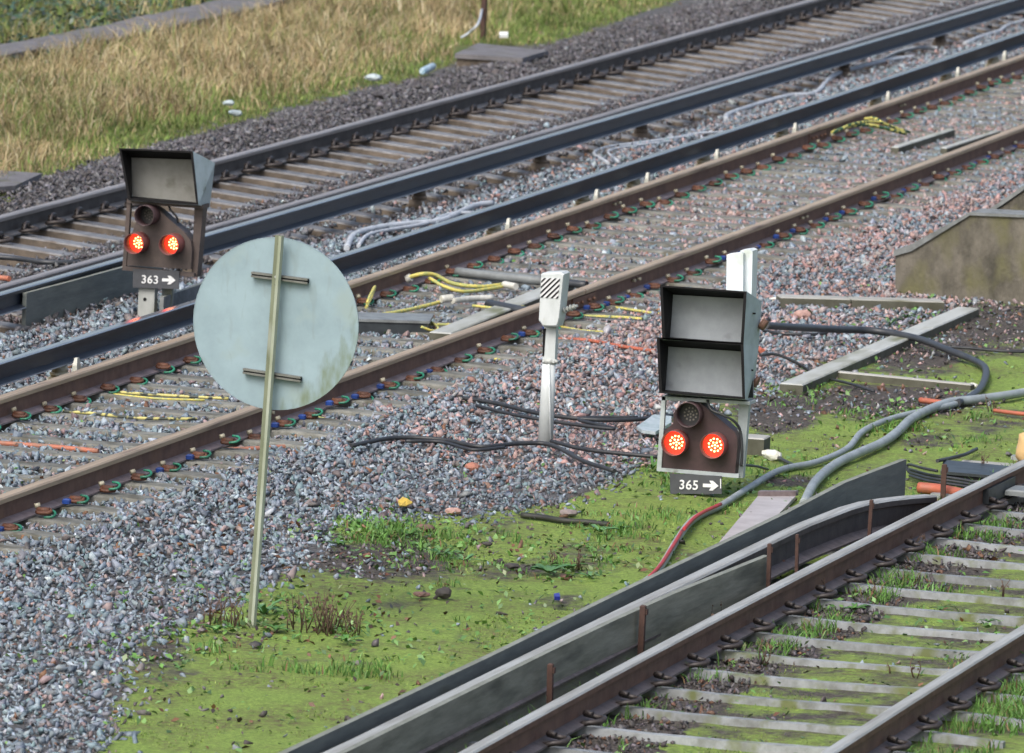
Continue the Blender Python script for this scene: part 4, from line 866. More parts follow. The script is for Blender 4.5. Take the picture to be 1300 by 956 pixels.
cable([(515, 560), (560, 561), (600, 571), (640, 568)], .010, M['black_cable'], 'black cable lying just below the long one on the ballast')
cable([(700, 560), (740, 570), (790, 576), (835, 580)], .012, M['black_cable'], 'black cable between the striped post and signal 365')
cable([(662, 654), (690, 657), (715, 661), (745, 663), (773, 666)], .018, M['rubber'], 'dark rubber strip lying on the bright moss', 'rubber_strip', 'rubber strip')
cable([(-10, 562, -.178), (60, 567, -.180), (125, 573, -.18)], .017, M['orange_dirty'], 'orange pipe half buried between the rails at the left edge', 'pipe', 'pipe')
cable([(280, 571), (315, 570), (368, 567)], .016, M['orange_dirty'], 'dirty orange pipe on the ballast behind the pole of the round sign', 'pipe', 'pipe')
cable([(707, 431, -.17), (745, 432, -.17), (790, 440, -.17), (832, 446, -.17)], .014, M['orange'], 'orange pipe on pink ballast between the striped post and signal 365', 'pipe', 'pipe')
cable([(962, 442), (968, 446)], .02, M['orange'], 'stub of orange pipe beside the right side of signal 365', 'pipe', 'pipe')
cable([(1168, 508), (1200, 512)], .02, M['orange'], 'short orange pipe showing under the conduit loop', 'pipe', 'pipe')
cable([(1262, 521), (1285, 524), (1330, 529)], .014, M['orange'], 'thin orange pipe in moss at the right edge', 'pipe', 'pipe')
cable([(1166, 619, -.17), (1195, 622, -.17), (1240, 631, -.17)], .035, M['orange'], 'thick orange pipe between the guard board end and the rail', 'pipe', 'pipe')
for k, (dy) in enumerate((0, 4, 8)):
    cable([(1155, 596+dy, -.16), (1180, 603+dy, -.14), (1215, 608+dy, -.14), (1260, 616+dy, -.15)], .010, M['black_cable'], ('topmost', 'middle', 'lowest')[k]+' of three black cables past the end of the guard boards', z=-.15)
cable([(1190, 598, -.1), (1170, 594, -.1), (1153, 590, -.12), (1155, 600, -.16), (1175, 605, -.17)], .009, M['black_cable'], 'black cable curled in a loop behind the guard board end')
cable([(1190, 585, -.1), (1205, 582, -.15), (1225, 577, -.15), (1240, 570, -.18)], .012, M['black_cable'], 'black cable rising from the dark steel duct onto the moss')
# between the conductor rails
cable([(440, 315), (450, 298), (480, 289), (520, 284), (560, 280), (600, 262), (625, 258)], .022, M['white_cable'], 'thick pale grey cable between the conductor rails above the round sign')
cable([(455, 312), (468, 298), (500, 291), (540, 284), (570, 272), (600, 270)], .014, M['white_cable'], 'thinner pale grey cable beside the thick one above the round sign')
cable([(772, 207), (754, 195), (770, 187), (800, 183), (840, 178), (880, 172)], .014, M['white_cable'], 'pale grey cable bent into a hook between the conductor rails')
cable([(785, 205), (772, 193), (790, 187), (830, 182), (860, 178)], .011, M['white_cable'], 'thin grey cable bent beside the hooked one between the conductor rails')
cable([(922, 152), (925, 145), (960, 133), (1000, 122), (1035, 118), (1055, 98), (1080, 88), (1120, 78), (1160, 72)], .022, M['white_cable'], 'pale grey cable snaking between the conductor rails near the upper right')
cable([(1120, 76), (1140, 66), (1170, 60), (1190, 61)], .016, M['white_cable'], 'short pale grey cable beyond the snaking one between the conductor rails')
cable([(1225, 55), (1250, 45), (1268, 40), (1280, 32), (1310, 24)], .020, M['white_cable'], 'pale grey cable between the conductor rails at the right edge')
cable([(862, 175), (880, 170), (910, 168), (940, 165)], .010, M['white_cable'], 'thin grey cable beside the lower conductor rail right of the hooked one')
cable([(-20, 325), (20, 328), (60, 333), (100, 333)], .02, M['dark_pipe'], 'dark cable crossing the far track at the left edge')
cable([(-20, 351, -.17), (5, 353, -.17), (12, 354, -.17)], .02, M['orange_dirty'], 'end of an orange pipe in the far track at the left edge', 'pipe', 'pipe')
# yellow and green bonds
yel = [([(519, 352, -.08), (535, 348, -.05), (552, 349, -.06), (575, 360, -.12), (610, 364, -.14), (640, 361, -.14)], .015, 'upper thick yellow cable bonded to the far rail left of the striped post'),
       ([(545, 353, -.08), (565, 364, -.12), (590, 370, -.15), (625, 366, -.15), (645, 362, -.14)], .013, 'lower thick yellow cable sagging beside the upper one left of the striped post'),
       ([(474, 401, -.14), (510, 395, -.14), (545, 387, -.13), (570, 380, -.12)], .014, 'yellow cable lying above the dark steel box'),
       ([(466, 385, -.1), (470, 375, -.06), (476, 364, -.04), (471, 378, -.1), (465, 390, -.14)], .011, 'yellow cable looped against the far rail right of the round sign'),
       ([(545, 412, -.16), (575, 412, -.16), (600, 412, -.16)], .009, 'thin yellow cable near the right end of the dark steel box'),
       ([(535, 415, -.12), (550, 420, -.15), (556, 416, -.15), (545, 407, -.15)], .009, 'small curl of yellow cable at the corner of the dark steel box'),
       ([(600, 388, -.14), (640, 392, -.15), (665, 389, -.15)], .010, 'yellow cable piece between the pale board and near rail'),
       ([(607, 450, -.18), (630, 456, -.18), (665, 457, -.19)], .010, 'yellow cable on ballast left of the striped post below the near rail'),
       ([(665, 427, -.17), (685, 424, -.17)], .014, 'short yellow cable just left of the striped post shaft'),
       ([(712, 415, -.17), (740, 420, -.17), (775, 422, -.18), (805, 425, -.19)], .010, 'yellow cable right of the striped post above the orange pipe'),
       ([(740, 401, -.17), (790, 403, -.17), (815, 405, -.17)], .011, 'yellow cable beside black conduit left of signal 365'),
       ([(772, 389, -.17), (800, 393, -.17), (838, 399, -.18)], .010, 'yellow cable nearest the near rail left of signal 365')]
for p, r, lb in yel: cable(p, r, M['yellow'], lb)
cable([(140, 497, -.16), (180, 500, -.16), (230, 503, -.16), (290, 506, -.16)], .010, M['yb'], 'upper yellow and black cable crossing the middle track left of the round sign')
cable([(80, 522, -.16), (120, 525, -.16), (180, 531, -.16), (250, 532, -.16)], .010, M['yb'], 'lower yellow and black cable crossing the middle track left of the round sign')
cable([(140, 500, -.17), (200, 506, -.17), (260, 508, -.17)], .007, M['yellow'], 'thin yellow cable just under the upper yellow and black one')
cable([(385, 527, -.15), (410, 531, -.17), (428, 538, -.19), (450, 542, -.2)], .008, M['yellow'], 'thin yellow cable leaving a clip below the round sign')
cable([(432, 503, -.16), (455, 505, -.17), (468, 512, -.19)], .008, M['yellow'], 'thin yellow cable by the near rail right of the round sign')
cable([(468, 512, -.19), (480, 514, -.19), (505, 520, -.19)], .009, M['black_cable'], 'thin black cable tail on ballast below the near rail')
cable([(1057, 168, -.06), (1080, 160, -.03), (1105, 159, -.04), (1135, 166, -.1), (1150, 170, -.14)], .016, M['yg'], 'thick yellow and green cable arching from the far rail joint')
cable([(1060, 166, -.06), (1085, 157, -.01), (1115, 155, -.03), (1150, 168, -.14)], .013, M['yg'], 'second yellow and green cable arching above the first at the rail joint')
cable([(1098, 151, -.04), (1110, 150, -.02), (1125, 158, -.06), (1155, 168, -.15)], .013, M['yg'], 'yellow and green cable furthest right at the far rail joint')
cable([(1250, 172, -.15), (1280, 168, -.15), (1310, 165, -.15)], .008, M['yg'], 'thin yellow cable above the near rail at the right edge')
cable([(574, 382, -.11), (600, 379, -.11), (625, 378, -.11)], .022, M['ferrule'], 'pale metal connector lying on the board left of the striped post', 'connector', 'connector')
cable([(560, 380, -.1), (575, 378, -.09)], .028, M['ferrule'], 'stubby cream connector at the end of the yellow cable', 'connector', 'connector')
cable([(640, 361, -.13), (655, 364, -.13)], .026, M['ferrule'], 'cream connector joining the two thick yellow cables', 'connector', 'connector')
cable([(516, 355, -.1), (522, 352, -.08)], .030, M['ferrule'], 'cream socket on the web of the far rail where the yellow cables start', 'connector', 'connector')
cable([(580, 345, -.13), (640, 352, -.13), (700, 358, -.13)], .035, M['steel_edge'], 'grey steel tube lying across the middle track behind the thick yellow cables', 'pipe', 'pipe')
cable([(700, 357, -.12), (745, 362, -.12)], .030, M['dark_pipe'], 'dark tube behind the head of the striped post', 'pipe', 'pipe')
cable([(620, 386, -.14), (680, 398, -.14)], .035, M['dark_pipe'], 'dark tube under the pale board left of the striped post', 'pipe', 'pipe')
cable([(735, 404, -.18), (790, 408, -.18), (838, 411, -.18)], .018, M['dark_pipe'], 'dark conduit on ballast left of signal 365', 'conduit', 'conduit')
cable([(585, 190), (640, 40), (600, 60)], .001, M['black_cable'], 'x') if False else None
st = F(612, 12, s_.location.x); o = MB(); o.tube(smooth_path([st, G(607, 30, 0.0), G(595, 42, -.1), G(585, 48, -.15)]), .014, 6); tag(o.build('cable', [M['white_cable']], origin=st), 'grey cable hanging off the tall stake into the dry grass', 'cable')

# ------------------------------------------------------------ small loose things
def lump(name, px, py, s, m_, label, cat, flat=.6, z=-.2):
    p = G(px, py, z); r = random.Random(px*7+py); bm = bmesh.new(); bmesh.ops.create_icosphere(bm, subdivisions=2, radius=1)
    for v in bm.verts:
        k = 1+.28*math.sin(v.co.x*3.1+px)*math.cos(v.co.y*2.7+py)+r.uniform(-.07, .07); v.co = Vector((v.co.x*s*k, v.co.y*s*1.25*k, v.co.z*s*flat*k))
    me = bpy.data.meshes.new(name); bm.to_mesh(me); bm.free(); me.materials.append(m_); o = bpy.data.objects.new(name, me); COL.objects.link(o); o.location = (p.x, p.y, z+s*flat*.7); return tag(o, label, cat)
WS = mat('white_painted_stone', (.70, .70, .64), (.5, .5, .4), 14, .6, bump=.4)
lump('painted_stone', 980, 582, .055, WS, 'white painted stone at the right foot of signal 365', 'stone')
lump('painted_stone', 986, 384, .04, WS, 'white painted stone at the left end of the upper timber beam', 'stone')
lump('painted_stone', 1106, 590, .001, WS, 'x', 'stone') if False else None
lump('painted_stone', 1236, 492, .03, WS, 'small white painted stone at the right end of the thin timber in the soil', 'stone')
RS = mat('red_stone', (.36, .15, .10), (.27, .13, .1), 14, .7, bump=.4); PS = mat('pink_stone', (.42, .27, .23), (.33, .2, .17), 14, .7, bump=.4); DS = mat('dark_stone', (.06, .055, .05), (.035, .03, .03), 14, .7, bump=.4)
lump('stone', 599, 597, .045, RS, 'orange red stone on the grey ballast below the striped post', 'stone')
lump('stone', 540, 674, .04, mat('brown_stone', (.17, .10, .08), (.1, .06, .05), 14, .8, bump=.4), 'brown clod on the green patch below the yellow leaf', 'stone')
lump('stone', 618, 692, .028, DS, 'black flat stone on the bright moss right of the brown clod', 'stone', .4)
lump('stone', 650, 721, .033, DS, 'black stone in the middle of the bright moss', 'stone', .5)
lump('stone', 563, 758, .036, DS, 'dark pointed stone left of centre on the lower moss', 'stone', .9)
lump('stone', 535, 757, .034, mat('dull_pink_stone', (.2, .12, .10), None, 14, .8, bump=.4), 'dull pink stone beside the dark pointed one on the lower moss', 'stone', .5)
lump('stone', 575, 652, .035, PS, 'pale pink stone at the lower edge of the ballast', 'stone')
lump('stone', 1098, 397, .045, PS, 'salmon pink rounded stone lying between timber beam and conduit', 'stone', .7) if False else lump('stone', 1018, 404, .05, PS, 'salmon pink rounded stone between the upper timber beam and the black conduit', 'stone', .7)
lump('stone', 722, 655, .04, mat('mauve_stone', (.24, .2, .19), None, 14, .8, bump=.4), 'mauve stone touching the dark rubber strip', 'stone', .6)
def flat_piece(name, pts, m_, label, cat, z=-.17, th=.006, warp=.02):
    a = [G(p[0], p[1], z+random.uniform(-warp, warp)) for p in pts]; mb = MB(); mb.prism(a, (0, 0, th)); return tag(mb.build(name, [m_], origin=a[0]), label, cat)
flat_piece('leaf', [(505, 637), (511, 632), (517, 634), (524, 639), (516, 643), (507, 643)], M['yellow_leaf'], 'bright yellow leaf on the grey ballast above the moss', 'leaf')
flat_piece('litter', [(634, 44), (645, 44), (645, 48), (634, 48)], M['white'], 'white scrap in the grass right of the tall stake', 'litter', -.15, .03)
lump('litter', 473, 101, .075, M['litter'], 'pale plastic bag on the grass edge left of the can', 'litter', .4, -.14)
lump('litter', 298, 146, .055, M['litter'], 'pale blue crumpled paper at the grass edge above signal 363', 'litter', .5, -.15)
lump('litter', 290, 133, .04, M['litter'], 'small pale scrap just above the pale blue paper', 'litter', .6, -.05)
flat_piece('litter', [(1128+150, 11), (1300, 10), (1302, 16), (1284, 17)], M['white'], 'white scrap under the upper conductor rail at the right edge', 'litter', -.15, .03)
flat_piece('bottle_cap', [(703, 758), (710, 757), (711, 762), (704, 762)], M['blue_cap'], 'tiny dark blue plastic cap on the lower moss', 'cap', -.17, .02)
flat_piece('litter', [(808, 545), (830, 530), (852, 532), (852, 540), (832, 552), (815, 550)], M['litter'], 'white flat slab behind the left side of signal 365', 'litter', -.15, .02)
a, b = G(536, 91, -.16), G(550, 84, -.15); mb = MB(); mb.tube([a, a+(b-a)*.05, a+(b-a)*.95, b], [.025, .036, .036, .026], 12); tag(mb.build('drink_can', [M['can']], origin=a), 'crushed blue and white can on the verge left of the flat concrete box', 'can')
# tan sack at the right edge
a = G(1300, 603, -.2); bm = bmesh.new(); bmesh.ops.create_icosphere(bm, subdivisions=3, radius=1)
for v in bm.verts: v.co = Vector((v.co.x*.1, v.co.y*(.13+.03*v.co.z), (v.co.z+.85)*.12*(1+.3*math.sin(3*v.co.y)*.6)))+Vector((0, .012*math.sin(v.co.z*20), 0))
me = bpy.data.meshes.new('sack'); bm.to_mesh(me); bm.free(); me.materials.append(M['sack'])
for p in me.polygons: p.use_smooth = True
o = bpy.data.objects.new('sack', me); COL.objects.link(o); o.location = (a.x+.05, a.y-.06, -.17); tag(o, 'tan cloth sack slumped behind the rail at the right edge', 'sack')

# small steel piece on the near side of rail C at right: fishplate block
mb = MB(); X = G(1265, 625, -.1).x; yc = float(ry('Cf', X))-.036
mb.box(X-.35, X+.35, yc-.05, yc-.012, -.13, -.04); rail_part(rCf, 'fishplate', mb, [M['steel']])
mb = MB(); mb.box(X+.05, X+.3, yc-.19, yc-.055, -.12, -.085, bev=.01); rail_part(rCf, 'rail_brace', mb, [M['steel_edge']])

# ------------------------------------------------------------ vegetation
def blades(name, P, h, wd, az, lean, colr, label, cat, mt=None):
    N = len(P); dx = np.stack([np.cos(az), np.sin(az), np.zeros(N)], 1); ln = rng.uniform(0, 2*np.pi, N); ld = np.stack([np.cos(ln), np.sin(ln), np.zeros(N)], 1)
    up = np.array([0, 0, 1.0]); hw = (wd/2)[:, None]; m1 = P+ld*(lean*.3*h)[:, None]+up*(h*.55)[:, None]; tp_ = P+ld*(lean*h)[:, None]+up*(h*(1-.25*lean))[:, None]
    V = np.stack([P-dx*hw, P+dx*hw, m1+dx*hw*.75, m1-dx*hw*.75, tp_], 1).reshape(-1, 3); b = np.arange(N)[:, None]*5
    Lp = np.concatenate([b+np.array([0, 1, 2, 3]), b+np.array([3, 2, 4])], 1).ravel(); sz = np.tile([4, 3], N)
    me = npmesh(name, V, Lp, sz, M['blade']); a = me.attributes.new('Col', 'FLOAT_COLOR', 'POINT')
    cc = np.repeat(colr, 5, 0); a.data.foreach_set('color', np.concatenate([cc, np.ones((len(cc), 1))], 1).astype(np.float32).ravel())
    o = bpy.data.objects.new(name, me); COL.objects.link(o); return tag(o, label, cat, kind='stuff')
# dry grass verge
x, y = sample(900000, (56, 122), (22, 37)); z = zground(x, y); px, py = PJ(x, y, z)
mk = inpoly(px, py, P_GRASS) & (px > -120) & (px < 1000) & (py > -130)
x, y, z, px, py = [a[mk] for a in (x, y, z, px, py)]
trY = np.interp(x, [p.x for p in tA], [p.y for p in tA]); onpath = (y > trY-.02) & (y < trY+.62) & (x > tA[0].x) & (x < tA[-1].x); beyond = y > trY+.6
vy = np.interp(px, [p[0] for p in VERGE], [p[1] for p in VERGE]); edge = np.clip((vy-py)/42, 0, 1)       # 0 at the ballast edge
g1 = fbm(x, y*1.0, 1.4, 51); green = np.clip(1.35-edge*1.25+(g1-.5)*3.2, 0, 1); green = np.maximum(green, np.clip((px-600)/60, 0, 1)*np.where(py < 25, .75, 1)); green = np.where(beyond, .5+.5*(g1 > .5), green)
keep = ~onpath & (rng.random(len(x)) < (.35+.65*fbm(x, y, .35, 61))*np.where(beyond, .8, 1)) & ~((px > 575) & (px < 690) & (py > 58)) & ~(beyond & (fbm(x, y, .9, 91) > .42) & (rng.random(len(x)) < .75))
x, y, z, px, py, edge, green, beyond, g1 = [a[keep] for a in (x, y, z, px, py, edge, green, beyond, g1)]
n = len(x); tuft = fbm(x, y, .55, 71, 2)
h = (.10+.24*edge*np.clip(tuft*1.5, .3, 1.2))*rng.uniform(.55, 1.25, n)*np.where(green > .65, .55, 1)
straw = palette(n, [(.36, .29, .16), (.46, .39, .24), (.22, .16, .09), (.30, .235, .13), (.52, .47, .33), (.26, .25, .11)], [5, 4, 3, 4, 2, 3], .2)
grn = palette(n, [(.12, .19, .04), (.16, .23, .06), (.09, .14, .035), (.24, .27, .09)], [4, 4, 2, 3], .15)
u = rng.random(n) < green*.85+.05; c = np.where(u[:, None], grn, straw*np.array([1.06, 1.04, 1.0]))
c *= (.45+1.1*fbm(x, y, .45, 81, 3))[:, None]
blades('dry_grass', np.stack([x, y, z-.01], 1), h, rng.uniform(.006, .013, n), rng.uniform(0, np.pi, n), rng.uniform(.15, 1.1, n), c, 'long straw coloured dry grass covering the far verge', 'grass')
NG = n
# ivy leaves beyond the trough and in patches
def leaves(name, P, s, colr, label, cat):
    N = len(P); q = rng.normal(size=(N, 3)); q[:, 2] = abs(q[:, 2])+.9; q /= np.linalg.norm(q, axis=1)[:, None]
    t = np.cross(q, rng.normal(size=(N, 3))); t /= np.linalg.norm(t, axis=1)[:, None]; b = np.cross(q, t); S_ = s[:, None]
    V = np.stack([P-t*S_, P-b*S_*.6+q*S_*.1, P+t*S_*1.1-q*S_*.25, P+b*S_*.6+q*S_*.1], 1).reshape(-1, 3); Lp = (np.arange(N)[:, None]*4+np.arange(4)).ravel()
    me = npmesh(name, V, Lp, np.full(N, 4), M['leafm']); a = me.attributes.new('Col', 'FLOAT_COLOR', 'POINT'); cc = np.repeat(colr, 4, 0)
    a.data.foreach_set('color', np.concatenate([cc, np.ones((len(cc), 1))], 1).astype(np.float32).ravel()); o = bpy.data.objects.new(name, me); COL.objects.link(o); return tag(o, label, cat, kind='stuff')
M['leafm'] = mat('leaf_surface', (1, 1, 1), (.8, .8, .8), 12, .35, .5, attr='Col', bump=0, spec=.5)
x, y = sample(60000, (70, 110), (24, 36)); z = zground(x, y); px, py = PJ(x, y, z); trY = np.interp(x, [p.x for p in tA], [p.y for p in tA])
f = fbm(x, y, .9, 91)
mk = (px > -80) & (px < 420) & (py < 110) & (py > -120) & (((y > trY+.62) & (y < trY+2.6) & (f > .42)) | ((y < trY) & (y > trY-.35) & (f > .57)) | ((px > 320) & (py < 12) & (f > .4)))
x, y, z = x[mk], y[mk], z[mk]; n = len(x)
leaves('ivy', np.stack([x, y, z+rng.uniform(.02, .16, n)], 1), rng.uniform(.025, .045, n), palette(n, [(.03, .07, .05), (.045, .10, .06), (.03, .05, .04), (.08, .13, .09)], [4, 4, 3, 2]), 'dark blue green ivy creeping beside the concrete trough at the top left', 'ivy')
# short grass on the moss
x, y = sample(1000000, (37, 76), (7, 17)); z = zground(x, y); px, py = PJ(x, y, z)
mk = (~inpoly(px, py, P_BAL) | ((x > 62.6) & (y < ry('Bn', x)-3.4))) & (px > -100) & (py > 100) & (px < 1400) & (py < 1010)
x, y, z, px, py = [a[mk] for a in (x, y, z, px, py)]
yC = ry('Cf', x); f = fbm(x, y, .42, 15); so = soilness(px, py)
clump = (fbm(x, y, .28, 25, 3) > .60)
def blob(cx, cy, a, b): return np.exp(-(((px-cx)/a)**2+((py-cy)/b)**2))
lush = sum(blob(*q) for q in [(470, 680, 80, 26), (560, 700, 70, 24), (720, 715, 55, 22), (780, 675, 60, 22), (860, 600, 50, 22), (310, 790, 110, 30), (1000, 500, 60, 20), (1130, 520, 90, 18), (1190, 545, 80, 22),
                         (990, 590, 60, 16), (880, 640, 60, 20), (1060, 740, 50, 25), (900, 790, 60, 20), (1230, 660, 60, 24), (1110, 690, 50, 20), (1270, 850, 60, 24), (830, 850, 50, 20), (1160, 540, 60, 20), (560, 800, 60, 12), (460, 850, 70, 14), (680, 760, 40, 10), (350, 850, 50, 14), (590, 745, 40, 8), (740, 700, 30, 12), (1200, 760, 60, 16), (1010, 830, 80, 20), (240, 820, 80, 26), (640, 690, 40, 14)])
lush = np.clip(lush, 0, 1)
nearrail = (abs(y-(yC+.15)) < .16) | (abs(y-(ry('Cn', x)-.25)) < .25) | ((abs(y-(yC-.25)) < .16) & (fbm(x, y, .5, 8) > .5))
mid = fbm(x, y, 1.0, 105, 4); dens = np.clip(.34*(f > .45)*(mid > .42)+.55*lush*clump+.5*nearrail*(f > .45), 0, 1)*(1-so)
keep = (rng.random(len(x)) < dens) & ~((abs(y-yC+.036) < .08) | (abs(y-ry('Cn', x)+.036) < .08) | (abs(y-ry('kC', x)+.04) < .12))
x, y, z, px, py, lush, clump, nearrail = [a[keep] for a in (x, y, z, px, py, lush, clump, nearrail)]; n = len(x)
h = np.where((lush > .25) & clump, rng.uniform(.015, .065, n)*(.5+lush), rng.uniform(.005, .018, n)); h = np.where(nearrail, rng.uniform(.03, .12, n), h)
c = palette(n, [(.12, .20, .04), (.18, .28, .06), (.26, .35, .09), (.10, .16, .035), (.17, .14, .07)], [4, 5, 5, 2, 2], .15)
c2 = palette(n, [(.08, .18, .035), (.11, .24, .05), (.17, .30, .10), (.2, .13, .07)], [4, 4, 2, 1], .15); u = (h > .03); c[u] = c2[u]
blades('short_grass', np.stack([x, y, z-.004], 1), h, np.where(h > .03, rng.uniform(.005, .011, n), rng.uniform(.004, .008, n)), rng.uniform(0, np.pi, n), rng.uniform(.2, 1.0, n), c, 'short bright green grass and moss covering the ground around signal 365', 'grass')
# low leafy weeds
x, y = sample(260000, (37, 64), (7, 18)); z = zground(x, y); px, py = PJ(x, y, z)
wl_ = np.zeros(len(x))
for cx, cy, a_, b_, k_ in [(470, 675, 75, 24, 1), (560, 700, 80, 26, 1), (430, 720, 40, 25, .6), (760, 700, 90, 26, .9), (700, 735, 60, 18, .8), (860, 600, 60, 26, 1), (310, 790, 130, 34, .8), (440, 810, 90, 30, .7), (1000, 500, 50, 18, .7), (1130, 525, 80, 16, .7), (950, 625, 70, 18, .7),
                       (200, 830, 70, 40, .7), (1240, 660, 60, 26, .8), (1110, 700, 60, 26, .8), (1040, 760, 60, 26, .8), (930, 820, 60, 26, .7), (1280, 840, 60, 40, .9), (640, 690, 50, 16, .4), (1150, 410, 60, 22, .5), (820, 850, 50, 25, .7), (1130, 545, 60, 14, .6), (650, 800, 120, 40, .18), (500, 850, 120, 40, .2)]:
    wl_ = np.maximum(wl_, k_*np.exp(-(((px-cx)/a_)**2+((py-cy)/b_)**2)))
mk = (rng.random(len(x)) < (wl_*.6+.03)*(fbm(x, y, .22, 45, 3) > .47)) & ~((abs(y-ry('Cf', x)+.036) < .09) | (abs(y-ry('Cn', x)+.036) < .09) | (abs(y-ry('kC', x)+.04) < .13))
x, y, z = x[mk], y[mk], z[mk]; n = len(x)
leaves('low_weeds', np.stack([x, y, z+rng.uniform(.004, .035, n)], 1), rng.uniform(.009, .026, n), palette(n, [(.09, .20, .04), (.13, .27, .06), (.18, .33, .10), (.07, .15, .04), (.20, .26, .12)], [4, 4, 2, 3, 1]), 'low leafy green weeds growing in patches over the moss', 'weeds')
# dead leaf litter
x, y = sample(40000, (37, 64), (7, 18)); z = zground(x, y)+.012; px, py = PJ(x, y, z); z = z+np.where(inpoly(px, py, P_BAL), .028, 0)
lit = sum(blob2 for blob2 in [np.exp(-(((px-cx)/a)**2+((py-cy)/b)**2)) for cx, cy, a, b in [(340, 790, 120, 26), (400, 800, 110, 24), (480, 700, 120, 34), (430, 790, 70, 30), (900, 810, 60, 40), (1000, 760, 50, 30), (1100, 710, 60, 30), (1190, 690, 60, 30), (830, 860, 50, 30), (700, 700, 80, 30)]])
mk = (rng.random(len(x)) < np.clip(lit*.9+.10*(fbm(x, y, .5, 33) > .5)+.035*((px < 520) & (py > 520)), 0, 1)*.62) & ~((abs(y-ry('Cf', x)+.036) < .09))
x, y, z = x[mk], y[mk], z[mk]; n = len(x)
leaves('fallen_leaves', np.stack([x, y, z], 1), rng.uniform(.010, .026, n), palette(n, [(.13, .06, .03), (.08, .045, .03), (.20, .10, .05), (.05, .035, .03)], [4, 4, 2, 3]), 'brown fallen leaves scattered over the moss and ballast edge', 'leaves')
# weeds: each a plant of its own
def weed(px, py, nl, L_, wd, m_, label, up=.5, z=-.2):
    p = G(px, py, z); r = random.Random(px*13+py); t = empty('weed', (p.x, p.y, z), label, 'weed'); mb = MB()
    for i in range(nl):
        a = 2*math.pi*i/nl+r.uniform(-.4, .4); l = L_*r.uniform(.6, 1.15); u = up*r.uniform(.5, 1.3); d = Vector((math.cos(a), math.sin(a), 0)); s2 = Vector((-d.y, d.x, 0)); w2 = wd*r.uniform(.7, 1.2)
        pts = [(0, .2, 0), (.35, .8, u*.32), (.7, 1, u*.46), (1, .12, u*.36)]; vs = []
        for tt, ww, zz_ in pts: q = d*l*tt+Vector((0, 0, l*zz_)); vs += [q-s2*w2*ww/2+Vector((0, 0, .15*w2)), q, q+s2*w2*ww/2+Vector((0, 0, .15*w2))]
        mb.add(vs, [(k*3+j, k*3+j+1, k*3+j+4, k*3+j+3) for k in range(3) for j in range(2)], 0, True)
    mb.build('leaves', [m_], t); return t
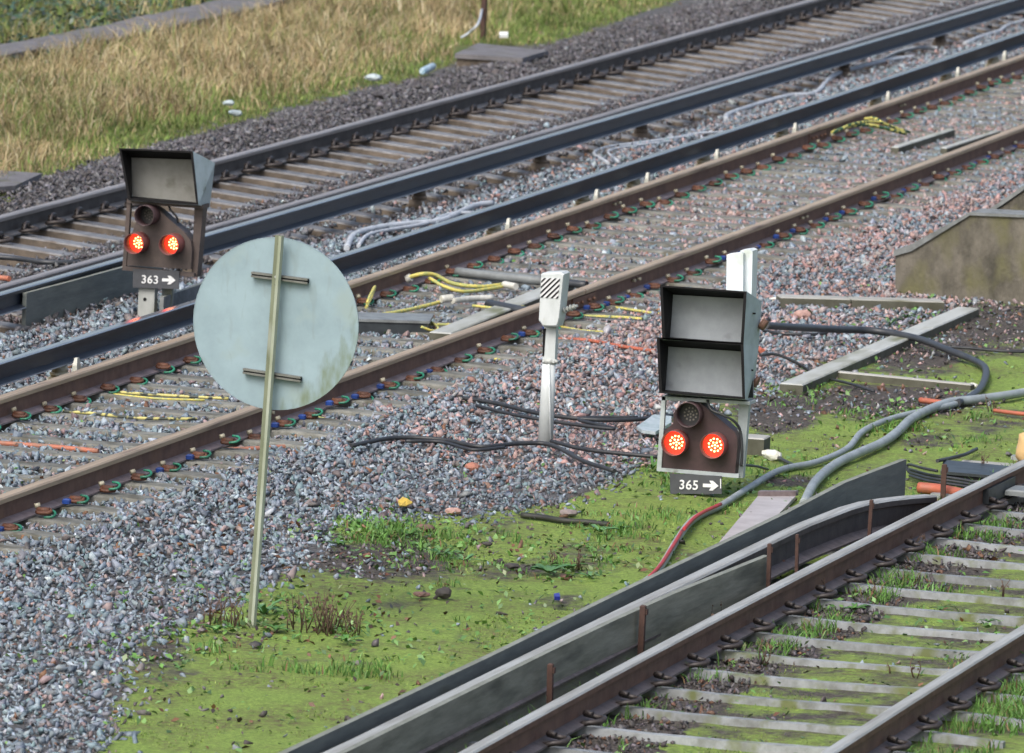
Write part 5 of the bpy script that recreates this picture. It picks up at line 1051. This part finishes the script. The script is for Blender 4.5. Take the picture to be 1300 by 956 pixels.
for px, py, nl, L_, wd, k, lb in [
    (697, 728, 7, .13, .05, 'leaf_pale', 'broad leaved pale green dock plant in the middle of the moss'),
    (722, 722, 6, .10, .05, 'leaf_g', 'bright green leafy weed right of the broad dock plant on the moss'),
    (748, 733, 4, .10, .035, 'leaf_pale', 'small pale weed below the bright leafy one on the moss'),
    (562, 706, 11, .11, .022, 'leaf_pale', 'spiky rosette weed left of centre on the green patch'),
    (590, 712, 9, .10, .02, 'leaf_pale', 'second spiky weed just right of the spiky rosette'),
    (520, 680, 8, .10, .025, 'leaf_g', 'tufted weed above and left of the spiky rosette'),
    (430, 692, 9, .08, .03, 'leaf_g', 'leafy green weed at the ballast edge right of the pole of the round sign'),
    (455, 665, 8, .07, .028, 'leaf_g', 'small green weed at the top left corner of the green patch'),
    (762, 676, 5, .10, .05, 'leaf_pale', 'pale broad weed below the dark rubber strip'),
    (785, 672, 5, .09, .04, 'leaf_g', 'dark green leaf weed right of the pale broad one under the rubber strip'),
    (335, 780, 9, .14, .045, 'leaf_pale', 'tall pale dock weed at the foot of the round sign pole'),
    (350, 800, 8, .10, .03, 'leaf_g', 'low green weed right of the foot of the round sign pole'),
    (275, 800, 8, .09, .03, 'leaf_g', 'low green weed left of the foot of the round sign pole'),
    (440, 815, 8, .09, .03, 'leaf_g', 'lowest green weed in the dead stalks near the bottom edge'),
    (828, 596, 10, .12, .02, 'leaf_g', 'tall green tuft at the left foot of signal 365'),
    (1085, 775, 6, .10, .04, 'leaf_g', 'green weed with broad leaves against the rail at lower right'),
    (865, 792, 2, .16, .045, 'leaf_g', 'single upright broad leaf between guard board and rail'),
    (1230, 655, 12, .12, .018, 'leaf_g', 'grass tuft by the rail brace at lower right'),
    (1130, 412, 8, .09, .02, 'leaf_g', 'green tuft in dark soil below the diagonal plank'),
    (1150, 405, 8, .07, .02, 'leaf_g', 'small green tuft right of the one below the diagonal plank'),
    (1270, 845, 12, .14, .018, 'leaf_g', 'grass tuft at the bottom right corner beside the rail'),
    (740, 858, 10, .11, .02, 'leaf_g', 'green tuft in front of the guard board at the bottom edge'),
    (1195, 775, 7, .07, .02, 'leaf_g', 'small weed between sleepers at the lower right'),
    (1255, 790, 7, .07, .02, 'leaf_g', 'small weed at the near end of the mossy sleepers by the corner rail')]:
    weed(px, py, nl, L_, wd, M[k], lb, up=1.0 if 'tuft' in lb or 'upright' in lb or 'tall' in lb else .55)
def deadplant(px, py, n, hh, label, name='dead_plant'):
    p = G(px, py); r = random.Random(px+py*3); mb = MB()
    for i in range(n):
        a = r.uniform(0, 6.28); l = hh*r.uniform(.5, 1.1); q = Vector((r.uniform(-.05, .05)*(n/12), r.uniform(-.06, .06)*(n/12), -.01)); e = q+Vector((math.cos(a)*l*.35, math.sin(a)*l*.35, l)); mdl = (q+e)/2+Vector((r.uniform(-.02, .02), r.uniform(-.02, .02), .01))
        mb.tube([q, mdl, e], [.004, .003, .0015], 4)
        for k in range(3): c_ = q+(e-q)*r.uniform(.4, 1); s = r.uniform(.006, .014); v = [c_+Vector([r.uniform(-s, s) for _ in range(3)]) for _ in range(4)]; mb.add(v, [(0, 1, 2), (1, 2, 3)])
    o = mb.build(name, [M['stalk']]); o.location = p; return tag(o, label, 'dead plant')
for px, py, n, hh, lb in [(733, 722, 6, .13, 'brown seed stalk standing behind the dock plant on the moss'), (700, 712, 5, .07, 'curled brown dead leaves behind the broad dock plant'),
                      (395, 800, 26, .22, 'tall brown dead stalks right of the round sign pole'), (285, 790, 22, .16, 'brown dead stems left of the round sign pole'), (430, 800, 26, .15, 'brown dead tangle between the tall stalks and the lower moss'),
                      (915, 810, 10, .2, 'brown dead stalks standing against the inner side of the rail'), (970, 845, 4, .16, 'thin dead stalk between sleepers in front of the rail'), (755, 835, 10, .2, 'dry seed heads in front of the guard board near the bottom'),
                      (1040, 760, 9, .12, 'dead stems by the rail left of the broad leaved weed'), (1160, 700, 9, .12, 'dead twigs beside the rail above the mossy sleepers'), (1275, 760, 3, .14, 'lone dead stem among the sleepers at the right edge'),
                      (1162, 860, 3, .12, 'short dead stem between the lowest sleepers'), (1130, 855, 2, .09, 'tiny dead stem left of the short one between the lowest sleepers'), (1250, 600, 4, .2, 'thin brown reed in front of the dark steel duct'),
                      (1260, 520, 6, .1, 'dark dead sprig where the thick grey conduit leaves at the right')]: deadplant(px, py, n, hh, lb)
print('grass', NG)
